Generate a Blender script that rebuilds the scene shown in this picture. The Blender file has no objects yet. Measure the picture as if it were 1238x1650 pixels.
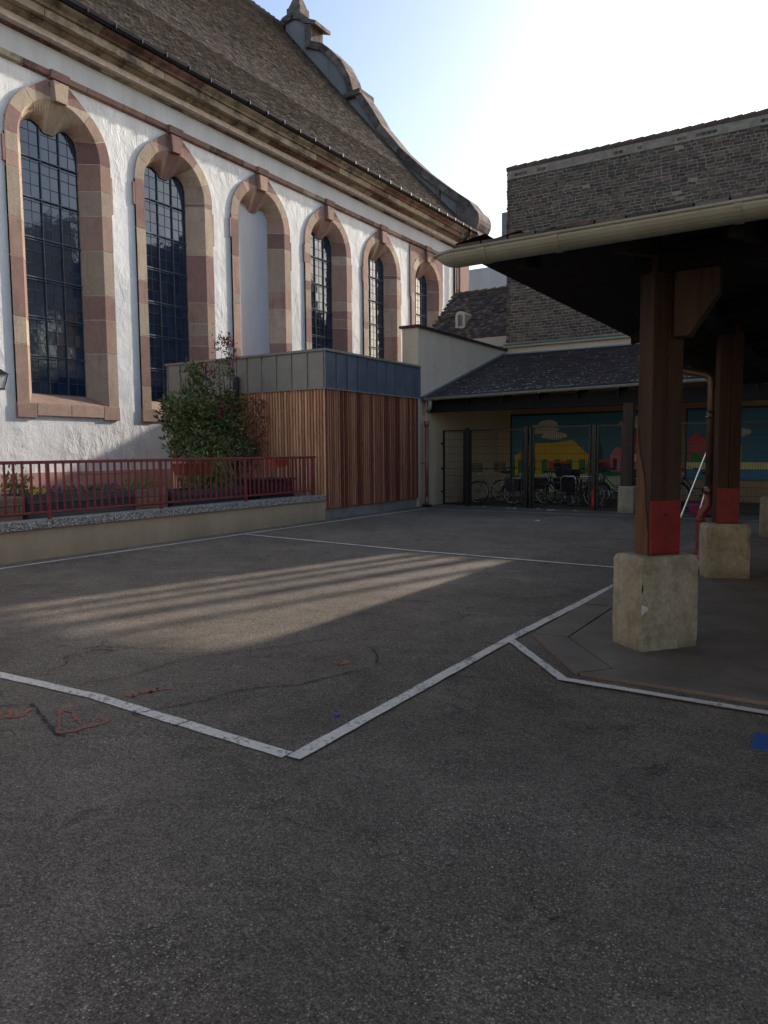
import bpy, math, random
from mathutils import Vector, Matrix
rnd = random.Random(7)
R = math.radians
sc = bpy.context.scene
COL = sc.collection

# ---------------------------------------------------------------- camera, sky, sun
F_PX, PITCH, ROLL, YAW, EYE = 1197.0, R(4.68), R(-0.5), R(32.3), 1.55
cam = bpy.data.cameras.new('camera')
cam.sensor_fit = 'VERTICAL'; cam.sensor_height = 24.0
cam.lens = F_PX / 1650.0 * 24.0
cam.clip_start = 0.05; cam.clip_end = 900
camo = bpy.data.objects.new('camera', cam); COL.objects.link(camo)
cp, sp, cr, sr, ct, st = math.cos(PITCH), math.sin(PITCH), math.cos(ROLL), math.sin(ROLL), math.cos(YAW), math.sin(YAW)
M = Matrix(((cr, 0, sr), (0, 1, 0), (-sr, 0, cr))) @ Matrix(((1, 0, 0), (0, cp, -sp), (0, sp, cp))) @ Matrix(((ct, st, 0), (-st, ct, 0), (0, 0, 1)))
rgt, fwd, upv = M[0], M[1], M[2]
camo.matrix_world = Matrix(((rgt[0], upv[0], -fwd[0], 0), (rgt[1], upv[1], -fwd[1], 0), (rgt[2], upv[2], -fwd[2], EYE), (0, 0, 0, 1)))
sc.camera = camo

SUN_AZ, SUN_EL = R(15.0), R(22.5)          # azimuth from +Y towards +X
world = bpy.data.worlds.new('World'); sc.world = world; world.use_nodes = True
wn = world.node_tree
bg = wn.nodes['Background']; sky = wn.nodes.new('ShaderNodeTexSky')
sky.sky_type = 'NISHITA'; sky.sun_disc = False
sky.sun_elevation = SUN_EL; sky.sun_rotation = SUN_AZ
sky.air_density = 1.0; sky.dust_density = 2.4; sky.ozone_density = 1.5; sky.altitude = 150
wn.links.new(sky.outputs[0], bg.inputs[0]); bg.inputs[1].default_value = 0.15
sl = bpy.data.lights.new('sun', 'SUN'); sl.energy = 3.3; sl.angle = R(0.8); sl.color = (1.0, 0.94, 0.85)
so = bpy.data.objects.new('sun', sl); COL.objects.link(so)
sdir = Vector((math.sin(SUN_AZ) * math.cos(SUN_EL), math.cos(SUN_AZ) * math.cos(SUN_EL), math.sin(SUN_EL)))
so.rotation_euler = sdir.to_track_quat('Z', 'Y').to_euler(); so.location = (20, 60, 40)
sc.render.engine = 'CYCLES'
sc.cycles.max_bounces = 8; sc.cycles.diffuse_bounces = 5
sc.view_settings.view_transform = 'Standard'; sc.view_settings.look = 'None'
sc.view_settings.exposure = 0.75; sc.view_settings.gamma = 1.0

# ---------------------------------------------------------------- materials
def N(nt, t, **kw):
    n = nt.nodes.new(t)
    for k, v in kw.items(): setattr(n, k, v)
    return n
def L(nt, a, b): nt.links.new(a, b)
def mix(nt, fac, a, b, mode='MIX'):
    m = N(nt, 'ShaderNodeMix', data_type='RGBA', blend_type=mode)
    for s, v in ((0, fac), (6, a), (7, b)):
        if hasattr(v, 'links') or isinstance(v, bpy.types.NodeSocket): L(nt, v, m.inputs[s])
        elif s == 0: m.inputs[0].default_value = v
        else: m.inputs[s].default_value = (*v[:3], 1)
    return m.outputs[2]
def noise(nt, co, scale, detail=4, rough=0.6, dist=0.0):
    n = N(nt, 'ShaderNodeTexNoise'); n.inputs['Scale'].default_value = scale
    n.inputs['Detail'].default_value = detail; n.inputs['Roughness'].default_value = rough
    n.inputs['Distortion'].default_value = dist
    L(nt, co, n.inputs['Vector']); return n.outputs['Fac']
def ramp(nt, fac, stops):
    r = N(nt, 'ShaderNodeValToRGB'); e = r.color_ramp.elements
    while len(e) < len(stops): e.new(0.5)
    for i, (p, c) in enumerate(stops):
        e[i].position = p; e[i].color = (*c, 1) if isinstance(c, tuple) else (c, c, c, 1)
    L(nt, fac, r.inputs[0]); return r.outputs[0]
def math_(nt, op, a, b=0.0):
    m = N(nt, 'ShaderNodeMath', operation=op)
    for i, v in enumerate((a, b)):
        if isinstance(v, bpy.types.NodeSocket): L(nt, v, m.inputs[i])
        else: m.inputs[i].default_value = v
    return m.outputs[0]
def coords(nt, scale=(1, 1, 1), obj=False, rnd_off=False):
    if obj: src = N(nt, 'ShaderNodeTexCoord').outputs['Object']
    else: src = N(nt, 'ShaderNodeNewGeometry').outputs['Position']
    mp = N(nt, 'ShaderNodeMapping'); mp.inputs['Scale'].default_value = scale
    L(nt, src, mp.inputs['Vector'])
    if rnd_off:
        oi = N(nt, 'ShaderNodeObjectInfo'); mm = N(nt, 'ShaderNodeMath', operation='MULTIPLY'); mm.inputs[1].default_value = 57.0
        L(nt, oi.outputs['Random'], mm.inputs[0]); cb = N(nt, 'ShaderNodeCombineXYZ')
        L(nt, mm.outputs[0], cb.inputs[0]); L(nt, mm.outputs[0], cb.inputs[2]); L(nt, cb.outputs[0], mp.inputs['Location'])
    return mp.outputs[0]
def tint(nt):
    oi = N(nt, 'ShaderNodeObjectInfo'); at = N(nt, 'ShaderNodeAttribute'); at.attribute_name = 'tint'
    return math_(nt, 'FRACT', math_(nt, 'ADD', oi.outputs['Random'], at.outputs['Fac']))
def start(name, rough=0.8, metal=0.0, spec=None):
    m = bpy.data.materials.new(name); m.use_nodes = True
    b = m.node_tree.nodes['Principled BSDF']
    b.inputs['Roughness'].default_value = rough; b.inputs['Metallic'].default_value = metal
    if spec is not None: b.inputs['Specular IOR Level'].default_value = spec
    return m, m.node_tree, b
def bump(nt, b, h, strength=0.3, dist=0.01):
    n = N(nt, 'ShaderNodeBump'); n.inputs['Strength'].default_value = strength; n.inputs['Distance'].default_value = dist
    L(nt, h, n.inputs['Height']); L(nt, n.outputs[0], b.inputs['Normal'])
def sc_(c, k): return tuple(min(1, x * k) for x in c)
def basic(name, c, rough=0.7, metal=0.0, var=0.25, scale=6.0, bmp=0.15, bd=0.004, tv=0.0, stretch=(1, 1, 1), fine=60.0, spec=None, c2=None):
    m, nt, b = start(name, rough, metal, spec)
    co = coords(nt, stretch, rnd_off=tv > 0)
    f = noise(nt, co, scale, 6, 0.65)
    col = ramp(nt, f, [(0.3, sc_(c, 1 - var)), (0.7, sc_(c2 or c, 1 + var))])
    if tv > 0:
        t = tint(nt); k = ramp(nt, t, [(0.0, 1 - tv), (1.0, 1.0)])
        col = mix(nt, 1.0, col, k, 'MULTIPLY')
    L(nt, col, b.inputs['Base Color'])
    f2 = noise(nt, co, fine, 4, 0.7)
    bump(nt, b, f2, bmp, bd)
    r = ramp(nt, f, [(0.2, max(0.02, rough - 0.12)), (0.8, min(1, rough + 0.1))]); L(nt, r, b.inputs['Roughness'])
    return m

def m_asphalt():
    m, nt, b = start('asphalt', 0.9, 0, 0.22)
    co = coords(nt)
    big = noise(nt, co, 0.42, 5, 0.6, 0.5); mid = noise(nt, co, 2.1, 7, 0.72, 0.8); fin = noise(nt, co, 11, 5, 0.7)
    base = ramp(nt, big, [(0.28, (0.152, 0.119, 0.086)), (0.5, (0.210, 0.167, 0.123)), (0.72, (0.278, 0.222, 0.166))])
    base = mix(nt, 0.9, base, ramp(nt, mid, [(0.25, 0.45), (0.42, 0.8), (0.58, 1.0), (0.75, 1.3)]), 'MULTIPLY')
    base = mix(nt, 0.6, base, ramp(nt, fin, [(0.3, 0.7), (0.7, 1.25)]), 'MULTIPLY')
    base = mix(nt, ramp(nt, noise(nt, co, 0.9, 6, 0.7, 1.6), [(0.60, 0.0), (0.68, 0.5)]), base, (0.045, 0.038, 0.03))
    gr = noise(nt, co, 105, 5, 0.9); gc = noise(nt, co, 38, 5, 0.8)
    base = mix(nt, 0.95, base, ramp(nt, gr, [(0.38, 0.22), (0.52, 0.9), (0.64, 2.1)]), 'MULTIPLY')
    base = mix(nt, 0.7, base, ramp(nt, gc, [(0.36, 0.35), (0.62, 1.45)]), 'MULTIPLY')
    worn = ramp(nt, noise(nt, co, 1.3, 5, 0.75), [(0.36, 0.08), (0.64, 0.95)])
    for scl, thr, rad in ((125, 0.80, 0.44), (70, 0.92, 0.33)):
        v = N(nt, 'ShaderNodeTexVoronoi'); v.inputs['Scale'].default_value = scl; v.inputs['Randomness'].default_value = 1.0; L(nt, co, v.inputs['Vector'])
        wc = N(nt, 'ShaderNodeTexWhiteNoise'); L(nt, v.outputs['Color'], wc.inputs['Vector'])
        sel = math_(nt, 'GREATER_THAN', wc.outputs['Value'], thr); near = math_(nt, 'LESS_THAN', v.outputs['Distance'], rad)
        k = math_(nt, 'MULTIPLY', math_(nt, 'MULTIPLY', sel, near), worn)
        sv = ramp(nt, wc.outputs['Value'], [(thr, (0.27, 0.22, 0.165)), (thr + (1 - thr) * 0.7, (0.44, 0.37, 0.29)), (1.0, (0.72, 0.64, 0.53))])
        base = mix(nt, k, base, sv)
    # faint crazing
    wob = N(nt, 'ShaderNodeVectorMath', operation='ADD'); nz = N(nt, 'ShaderNodeTexNoise'); nz.inputs['Scale'].default_value = 2.6; nz.inputs['Detail'].default_value = 6; L(nt, co, nz.inputs['Vector'])
    L(nt, co, wob.inputs[0]); L(nt, nz.outputs['Color'], wob.inputs[1])
    ve = N(nt, 'ShaderNodeTexVoronoi', feature='DISTANCE_TO_EDGE'); ve.inputs['Scale'].default_value = 0.55; L(nt, wob.outputs[0], ve.inputs['Vector'])
    cr_ = math_(nt, 'MULTIPLY', ramp(nt, ve.outputs['Distance'], [(0.0, 1.0), (0.006, 0.0)]), ramp(nt, noise(nt, co, 1.7, 5, 0.7), [(0.5, 0.0), (0.6, 0.8)]))
    base = mix(nt, cr_, base, (0.03, 0.026, 0.022))
    L(nt, base, b.inputs['Base Color'])
    h = math_(nt, 'ADD', math_(nt, 'MULTIPLY', gr, 0.8), math_(nt, 'ADD', math_(nt, 'MULTIPLY', gc, 0.9), math_(nt, 'MULTIPLY', cr_, -1.5)))
    bump(nt, b, h, 0.9, 0.008)
    return m
def m_plaster(name, c, dirt, bscale=2.2, bs=0.9, bd=0.05, dz=(1.0, 3.0)):
    m, nt, b = start(name, 0.9, 0, 0.2)
    co = coords(nt); st_ = coords(nt, (1, 1, 0.22))
    f = noise(nt, st_, 1.3, 7, 0.7); g = noise(nt, co, 9, 5, 0.6)
    col = ramp(nt, f, [(0.3, sc_(c, 0.82)), (0.6, c)])
    col = mix(nt, ramp(nt, g, [(0.5, 0.0), (0.8, 0.25)]), col, dirt)
    sx = N(nt, 'ShaderNodeSeparateXYZ'); L(nt, co, sx.inputs[0])
    zr = N(nt, 'ShaderNodeMapRange'); zr.inputs[1].default_value = dz[0]; zr.inputs[2].default_value = dz[1]
    zr.inputs[3].default_value = 0.55; zr.inputs[4].default_value = 0.0; L(nt, sx.outputs[2], zr.inputs[0])
    col = mix(nt, math_(nt, 'MULTIPLY', zr.outputs[0], ramp(nt, f, [(0.3, 1.0), (0.7, 0.2)])), col, dirt)
    L(nt, col, b.inputs['Base Color'])
    amp = ramp(nt, noise(nt, co, 0.55, 3, 0.6), [(0.35, 0.25), (0.65, 1.1)])
    h = math_(nt, 'ADD', math_(nt, 'MULTIPLY', noise(nt, coords(nt, (1, 1, 0.6)), bscale, 5, 0.6, 0.4), amp), math_(nt, 'MULTIPLY', noise(nt, co, bscale * 9, 4, 0.6), 0.14))
    if dz[0] > 0.5:
        dr = ramp(nt, noise(nt, coords(nt, (1, 1.6, 0.09)), 3.2, 6, 0.75), [(0.56, 0.0), (0.72, 0.35)]); col = mix(nt, dr, col, dirt)
        L(nt, col, b.inputs['Base Color'])
    bump(nt, b, h, bs, bd)
    return m
def m_stone(name, c, c2):
    m, nt, b = start(name, 0.88, 0, 0.2)
    co = coords(nt, rnd_off=True)
    f = noise(nt, co, 1.6, 6, 0.7, 0.6); g = noise(nt, co, 14, 5, 0.6)
    col = ramp(nt, f, [(0.3, c), (0.7, c2)])
    col = mix(nt, 0.5, col, ramp(nt, g, [(0.3, 0.75), (0.7, 1.15)]), 'MULTIPLY')
    col = mix(nt, ramp(nt, noise(nt, co, 3.1, 6, 0.75), [(0.62, 0.0), (0.74, 0.55)]), col, (0.07, 0.06, 0.055))
    t = tint(nt); col = mix(nt, 1.0, col, ramp(nt, t, [(0, 0.74), (1, 1.1)]), 'MULTIPLY')
    stv = coords(nt, (1, 1, 0.15)); col = mix(nt, ramp(nt, noise(nt, stv, 5, 6, 0.75), [(0.52, 0.0), (0.7, 0.45)]), col, (0.12, 0.085, 0.07))
    L(nt, col, b.inputs['Base Color']); bump(nt, b, noise(nt, co, 22, 5, 0.65), 0.55, 0.015)
    return m
def m_grime_stone(name, c, c2):
    m, nt, b = start(name, 0.9, 0, 0.2)
    co = coords(nt, rnd_off=True); f = noise(nt, co, 2.0, 7, 0.75, 0.8)
    col = ramp(nt, f, [(0.32, c), (0.6, c2)])
    w = coords(nt); g = noise(nt, w, 1.4, 6, 0.75)
    col = mix(nt, ramp(nt, g, [(0.46, 0.0), (0.62, 0.8)]), col, (0.045, 0.043, 0.042))
    t = tint(nt); col = mix(nt, 1.0, col, ramp(nt, t, [(0, 0.6), (1, 1.1)]), 'MULTIPLY')
    L(nt, col, b.inputs['Base Color']); bump(nt, b, noise(nt, co, 18, 5, 0.65), 0.4, 0.012)
    return m
def m_tinted(name, stops, rough=0.85, scale=8, bs=0.4, bd=0.008, var=0.35, moss=None, stretch=(1, 1, 1), fine=40, spec=0.3):
    m, nt, b = start(name, rough, 0, spec)
    co = coords(nt, stretch, rnd_off=True); w = coords(nt)
    col = ramp(nt, tint(nt), stops)
    f = noise(nt, co, scale, 5, 0.7)
    col = mix(nt, 1.0, col, ramp(nt, f, [(0.3, 1 - var), (0.7, 1 + var)]), 'MULTIPLY')
    if moss: col = mix(nt, ramp(nt, noise(nt, w, moss[1], 6, 0.7), [(moss[2], 0.0), (moss[2] + 0.1, 0.8)]), col, moss[0])
    L(nt, col, b.inputs['Base Color']); bump(nt, b, noise(nt, co, fine, 4, 0.7), bs, bd)
    return m
def m_wood(name, stops, rough=0.75, grain=26, knots=True, bs=0.35):
    m, nt, b = start(name, rough, 0, 0.3)
    co = coords(nt, (1, 1, 0.06), rnd_off=True); co2 = coords(nt, (1, 1, 0.25), rnd_off=True)
    f = noise(nt, co, grain, 6, 0.7, 0.3)
    col = ramp(nt, tint(nt), stops)
    col = mix(nt, 1.0, col, ramp(nt, f, [(0.3, 0.5), (0.55, 1.0), (0.75, 1.3)]), 'MULTIPLY')
    if knots: col = mix(nt, ramp(nt, noise(nt, co2, 9, 3, 0.5), [(0.68, 0.0), (0.74, 0.7)]), col, (0.03, 0.012, 0.006))
    L(nt, col, b.inputs['Base Color']); bump(nt, b, f, bs, 0.006)
    return m
def m_zinc(name, c, rough=0.42, metal=0.75):
    m, nt, b = start(name, rough, metal)
    co = coords(nt, rnd_off=True); f = noise(nt, co, 3.0, 6, 0.7, 0.5)
    L(nt, mix(nt, 1.0, ramp(nt, f, [(0.3, sc_(c, 0.82)), (0.7, sc_(c, 1.1))]), ramp(nt, tint(nt), [(0, 0.88), (1, 1.05)]), 'MULTIPLY'), b.inputs['Base Color'])
    L(nt, ramp(nt, f, [(0.2, rough - 0.08), (0.8, rough + 0.12)]), b.inputs['Roughness'])
    bump(nt, b, noise(nt, co, 1.6, 2, 0.5), 0.25, 0.02)
    return m
def m_paint_worn(name, c, thr=0.64, sc2=60, under=(0.075, 0.07, 0.065), soft=0.05):
    m, nt, b = start(name, 0.7)
    co = coords(nt)
    f = noise(nt, co, sc2, 5, 0.75); g = noise(nt, co, 3.0, 5, 0.7)
    w = math_(nt, 'ADD', math_(nt, 'MULTIPLY', f, 0.6), math_(nt, 'MULTIPLY', g, 0.4))
    k = ramp(nt, w, [(thr - soft, 0.0), (thr + soft, 1.0)])
    col = mix(nt, 0.7, c, ramp(nt, noise(nt, co, 12, 6, 0.7), [(0.3, 0.72), (0.7, 1.05)]), 'MULTIPLY')
    L(nt, mix(nt, k, col, under), b.inputs['Base Color']); bump(nt, b, noise(nt, co, 190, 3, 0.7), 0.5, 0.004)
    return m

PINK, PINK2 = (0.34, 0.215, 0.165), (0.44, 0.30, 0.235)
MAUVE, MAUVE2 = (0.25, 0.145, 0.125), (0.34, 0.21, 0.175)
CREAM, CREAM2 = (0.41, 0.315, 0.23), (0.50, 0.40, 0.30)
MT = dict(
 asphalt=m_asphalt(),
 plaster=m_plaster('lime_plaster', (0.79, 0.775, 0.745), (0.50, 0.41, 0.35), 2.6, 1.0, 0.06, (1.0, 3.4)),
 blank=m_plaster('smooth_infill_plaster', (0.54, 0.54, 0.55), (0.5, 0.45, 0.42), 2.0, 0.3, 0.02, (-2, -1)),
 fascia=m_plaster('frieze_plaster', (0.60, 0.61, 0.62), (0.5, 0.45, 0.4), 1.2, 0.25, 0.02, (-2, -1)),
 plinth=m_plaster('pink_plinth_render', (0.46, 0.25, 0.19), (0.28, 0.19, 0.16), 3, 0.5, 0.02, (0.2, 0.9)),
 ochre=m_plaster('ochre_render', (0.42, 0.325, 0.215), (0.15, 0.125, 0.095), 4, 0.35, 0.012, (0.0, 0.3)),
 grey_render=m_plaster('stained_grey_render', (0.57, 0.47, 0.36), (0.22, 0.20, 0.18), 3, 0.3, 0.012, (0.0, 0.6)),
 cream_render=m_plaster('cream_render', (0.66, 0.55, 0.39), (0.45, 0.36, 0.25), 3, 0.3, 0.012, (0, 0.5)),
 school=m_plaster('school_render', (0.42, 0.34, 0.25), (0.4, 0.33, 0.25), 3, 0.3, 0.012, (0, 0.5)),
 tan_render=m_plaster('tan_render', (0.60, 0.43, 0.27), (0.3, 0.2, 0.12), 3, 0.3, 0.012, (0, 0.8)),
 far_wall=m_plaster('pale_far_render', (0.42, 0.43, 0.45), (0.4, 0.4, 0.4), 3, 0.1, 0.012, (-2, -1)),
 pink=m_stone('pink_sandstone', PINK, PINK2), mauve=m_stone('mauve_sandstone', MAUVE, MAUVE2), cream=m_stone('cream_sandstone', CREAM, CREAM2),
 mortar=basic('lime_mortar', (0.60, 0.52, 0.45), 0.95, bmp=0.2),
 cor_pink=m_grime_stone('sooty_pink_cornice_stone', (0.22, 0.12, 0.10), (0.30, 0.18, 0.145)),
 cor_cream=m_grime_stone('sooty_cream_cornice_stone', (0.32, 0.26, 0.185), (0.46, 0.39, 0.29)),
 cop_stone=m_grime_stone('sooty_gable_stone', (0.12, 0.095, 0.085), (0.26, 0.20, 0.165)),
 gable=m_plaster('grey_gable_render', (0.30, 0.285, 0.275), (0.09, 0.085, 0.085), 1.5, 0.3, 0.02, (11.0, 15.0)),
 tiles=m_tinted('old_clay_roof_tile', [(0.0, (0.075, 0.066, 0.060)), (0.5, (0.135, 0.116, 0.102)), (0.85, (0.18, 0.152, 0.130)), (0.95, (0.20, 0.13, 0.095)), (1.0, (0.28, 0.25, 0.22))], 0.8, 14, 0.3, 0.004, 0.25, ((0.09, 0.085, 0.068), 0.6, 0.6)),
 far_tiles=m_tinted('mossy_brown_roof_tile', [(0.0, (0.05, 0.038, 0.034)), (0.7, (0.12, 0.085, 0.065)), (1.0, (0.2, 0.17, 0.14))], 0.85, 9, 0.5, 0.01, 0.4, ((0.13, 0.12, 0.09), 1.5, 0.6)),
 shingle=m_tinted('dark_bitumen_shingle', [(0.0, (0.022, 0.017, 0.016)), (0.8, (0.044, 0.031, 0.027)), (1.0, (0.072, 0.042, 0.034))], 0.8, 12, 0.5, 0.006, 0.4, ((0.3, 0.28, 0.25), 14, 0.70)),
 brick=m_tinted('sooty_old_brick', [(0.0, (0.065, 0.052, 0.045)), (0.5, (0.11, 0.085, 0.068)), (0.85, (0.155, 0.112, 0.08)), (1.0, (0.20, 0.135, 0.09))], 0.9, 10, 0.5, 0.01, 0.35, ((0.045, 0.042, 0.044), 0.5, 0.56)),
 brick_mortar=basic('pale_brick_mortar', (0.27, 0.23, 0.18), 0.95, bmp=0.4, bd=0.01, var=0.35, scale=3),
 larch_l=m_wood('larch_lit_tone', [(0.0, (0.50, 0.22, 0.105)), (0.5, (0.72, 0.37, 0.20)), (1.0, (0.84, 0.51, 0.31))]),  # left face: its brighter light painted into the larch, besides some weathering
 larch_r=m_wood('larch_shade_tone', [(0.0, (0.15, 0.045, 0.024)), (0.5, (0.28, 0.098, 0.053)), (1.0, (0.48, 0.22, 0.125))]),  # right face: same larch with its shade painted in, besides some weathering
 dark=basic('dark_membrane', (0.012, 0.012, 0.013), 0.8),
 zinc_l=m_zinc('zinc_lit_tone', (0.28, 0.275, 0.245), 0.45, 0.35),  # left face zinc, warm reflected light mixed into the colour
 zinc_r=m_zinc('zinc_sky_tone', (0.17, 0.20, 0.26), 0.36, 0.6),  # same zinc with the blue sky reflection painted into its colour
 gutter=m_zinc('weathered_zinc_gutter', (0.30, 0.31, 0.245), 0.5, 0.35),
 gutter_dk=m_zinc('dark_metal_gutter', (0.03, 0.03, 0.04), 0.4, 0.5),
 copper=basic('weathered_copper', (0.26, 0.13, 0.085), 0.5, 0.5, var=0.3, scale=8),
 iron_red=basic('red_oxide_pipe_paint', (0.16, 0.03, 0.022), 0.45, var=0.35, scale=8),
 pipe_brown=basic('brown_downpipe_metal', (0.13, 0.095, 0.07), 0.4, 0.6, var=0.3, scale=6),
 rail=basic('oxblood_rail_paint', (0.20, 0.028, 0.035), 0.38, var=0.3, scale=9, bmp=0.1),
 aggregate=None,
 post=m_wood('old_oiled_post_timber', [(0.0, (0.060, 0.035, 0.024)), (1.0, (0.078, 0.046, 0.031))], 0.7, 18, False, 0.8),
 post_lit_worn=m_wood('lit_worn_orange_post_timber', [(0.0, (0.13, 0.062, 0.030)), (1.0, (0.16, 0.08, 0.04))], 0.7, 18, True, 0.9),  # bare orange wood with warm low light painted into the colour
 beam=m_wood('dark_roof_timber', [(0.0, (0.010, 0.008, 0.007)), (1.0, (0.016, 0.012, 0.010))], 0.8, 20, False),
 red_plate=None,
 pedestal=None, patch=basic('pitted_repair_mortar', (0.33, 0.30, 0.225), 0.95, var=0.4, scale=14, bmp=0.9, bd=0.01, fine=70),
 concrete=basic('yard_concrete', (0.165, 0.130, 0.092), 0.85, var=0.3, scale=2.5, bmp=0.5, bd=0.004, fine=90),
 plinthc=basic('grey_concrete_plinth', (0.22, 0.21, 0.19), 0.85, var=0.3, scale=3),
 line=m_paint_worn('worn_white_line_paint', (0.76, 0.67, 0.55), 0.56, 34),
 orange=m_paint_worn('faded_orange_spray', (0.36, 0.11, 0.05), 0.54, 30, soft=0.08),
 bluep=m_paint_worn('blue_game_paint', (0.03, 0.10, 0.28), 0.66, 50),
 crack=basic('asphalt_crack', (0.028, 0.024, 0.02), 0.95),
 metal_dk=basic('black_coated_steel', (0.012, 0.014, 0.014), 0.4, 0.2, bmp=0.05),
 steel=basic('bright_steel', (0.6, 0.6, 0.6), 0.25, 0.95, var=0.1, bmp=0.02),
 alu=basic('brushed_aluminium', (0.7, 0.7, 0.7), 0.3, 0.9, var=0.1, bmp=0.02),
 rubber=basic('black_rubber', (0.012, 0.012, 0.012), 0.7, bmp=0.1),
 lead=basic('dark_window_bar', (0.05, 0.075, 0.10), 0.5, 0.3, bmp=0.05),
 plank_gr=m_tinted('grey_weathered_plank', [(0.0, (0.05, 0.052, 0.055)), (1.0, (0.10, 0.10, 0.095))], 0.85, 5, 0.5, 0.004, 0.4, stretch=(1, 0.15, 1), fine=60),
 plank_br=m_tinted('brown_weathered_plank', [(0.0, (0.20, 0.13, 0.085)), (1.0, (0.33, 0.235, 0.165))], 0.85, 5, 0.5, 0.004, 0.35, stretch=(1, 0.15, 1), fine=60),
 soil=basic('potting_soil', (0.035, 0.022, 0.015), 0.95, bmp=0.8, bd=0.03, fine=30),
 pave=basic('terrace_paving', (0.20, 0.165, 0.14), 0.9, var=0.25, scale=3),
 leaf=m_tinted('evergreen_leaf', [(0.0, (0.04, 0.06, 0.02)), (0.45, (0.095, 0.13, 0.036)), (0.8, (0.19, 0.19, 0.05)), (1.0, (0.25, 0.14, 0.05))], 0.45, 3, 0.1, 0.002, 0.3, spec=0.5),
 leaf_y=m_tinted('yellow_green_leaf', [(0.0, (0.07, 0.085, 0.02)), (0.7, (0.16, 0.16, 0.04)), (1.0, (0.22, 0.13, 0.035))], 0.5, 3, 0.1, 0.002, 0.3, spec=0.5),
 leaf_r=m_tinted('red_young_leaf', [(0.0, (0.15, 0.022, 0.018)), (0.6, (0.30, 0.05, 0.035)), (1.0, (0.36, 0.11, 0.06))], 0.45, 3, 0.1, 0.002, 0.2, spec=0.5),
 leaf_b=m_tinted('bright_green_leaf', [(0.0, (0.05, 0.12, 0.02)), (1.0, (0.14, 0.25, 0.05))], 0.5, 3, 0.1, 0.002, 0.3, spec=0.5),
 violet=basic('violet_petal', (0.08, 0.03, 0.30), 0.6), yellow_fl=basic('yellow_petal', (0.6, 0.5, 0.05), 0.6),
 twig=basic('brown_twig', (0.07, 0.045, 0.03), 0.85),
 terracotta=basic('terracotta_box', (0.24, 0.055, 0.03), 0.6), orangebox=basic('orange_plastic', (0.55, 0.10, 0.03), 0.45),
 blackbox=basic('black_plastic', (0.015, 0.015, 0.016), 0.5), saddle=basic('black_vinyl', (0.01, 0.01, 0.01), 0.45),
 silver_paint=basic('silver_frame_paint', (0.32, 0.33, 0.34), 0.3, 0.7, bmp=0.02),
 redlens=basic('red_reflector', (0.55, 0.015, 0.02), 0.2), whitelens=basic('clear_headlamp', (0.8, 0.8, 0.78), 0.15),
 lampglass=basic('milky_lantern_pane', (0.55, 0.55, 0.52), 0.2), chim=basic('pale_metal_flue', (0.24, 0.25, 0.26), 0.6),
 litter=basic('pale_leaf_litter', (0.45, 0.42, 0.36), 0.8),
)
def m_glass():
    m, nt, b = start('dark_window_pane', 0.06)
    b.inputs['IOR'].default_value = 1.6; b.inputs['Specular IOR Level'].default_value = 0.75
    co = coords(nt, rnd_off=True)
    t = tint(nt); L(nt, ramp(nt, t, [(0, (0.009, 0.019, 0.038)), (1, (0.016, 0.034, 0.070))]), b.inputs['Base Color'])
    bump(nt, b, noise(nt, co, 5, 2, 0.5), 0.12, 0.02)
    return m
MT['glass'] = m_glass()
def m_aggregate():
    m, nt, b = start('washed_aggregate', 0.85)
    co = coords(nt); v = N(nt, 'ShaderNodeTexVoronoi'); v.inputs['Scale'].default_value = 55; L(nt, co, v.inputs['Vector'])
    wv = N(nt, 'ShaderNodeTexWhiteNoise'); L(nt, v.outputs['Color'], wv.inputs['Vector'])
    c = ramp(nt, wv.outputs['Value'], [(0.0, (0.05, 0.05, 0.05)), (0.4, (0.27, 0.25, 0.22)), (0.8, (0.48, 0.45, 0.40)), (1.0, (0.65, 0.61, 0.55))])
    c = mix(nt, ramp(nt, v.outputs['Distance'], [(0.45, 0.0), (0.7, 0.8)]), c, (0.1, 0.095, 0.085))
    L(nt, c, b.inputs['Base Color']); bump(nt, b, v.outputs['Distance'], -0.8 if False else 0.8, 0.008); return m
MT['aggregate'] = m_aggregate()
def m_pedestal():
    m, nt, b = start('lichened_old_concrete', 0.9, 0, 0.25)
    co = coords(nt); f = noise(nt, coords(nt, (1, 1, 0.5)), 2.6, 7, 0.7, 0.5)
    c = ramp(nt, f, [(0.28, (0.25, 0.225, 0.16)), (0.5, (0.38, 0.345, 0.25)), (0.72, (0.50, 0.455, 0.35))])
    c = mix(nt, ramp(nt, noise(nt, co, 5, 7, 0.75, 0.6), [(0.50, 0.0), (0.66, 0.55)]), c, (0.20, 0.145, 0.085))
    c = mix(nt, 0.8, c, ramp(nt, noise(nt, co, 28, 5, 0.7), [(0.3, 0.72), (0.7, 1.2)]), 'MULTIPLY')
    pits = ramp(nt, noise(nt, co, 55, 3, 0.6), [(0.28, 1.0), (0.34, 0.0)])
    c = mix(nt, math_(nt, 'MULTIPLY', pits, 0.7), c, (0.06, 0.05, 0.035))
    sx = N(nt, 'ShaderNodeSeparateXYZ'); L(nt, co, sx.inputs[0])
    lo = ramp(nt, math_(nt, 'ADD', sx.outputs[2], math_(nt, 'MULTIPLY', noise(nt, co, 6, 5, 0.7), 0.25)), [(0.13, 0.6), (0.3, 0.0)])
    c = mix(nt, lo, c, (0.13, 0.11, 0.07))
    L(nt, c, b.inputs['Base Color'])
    bump(nt, b, math_(nt, 'ADD', noise(nt, co, 40, 5, 0.7), math_(nt, 'MULTIPLY', pits, -1.0)), 0.5, 0.006); return m
MT['pedestal'] = m_pedestal()
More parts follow.
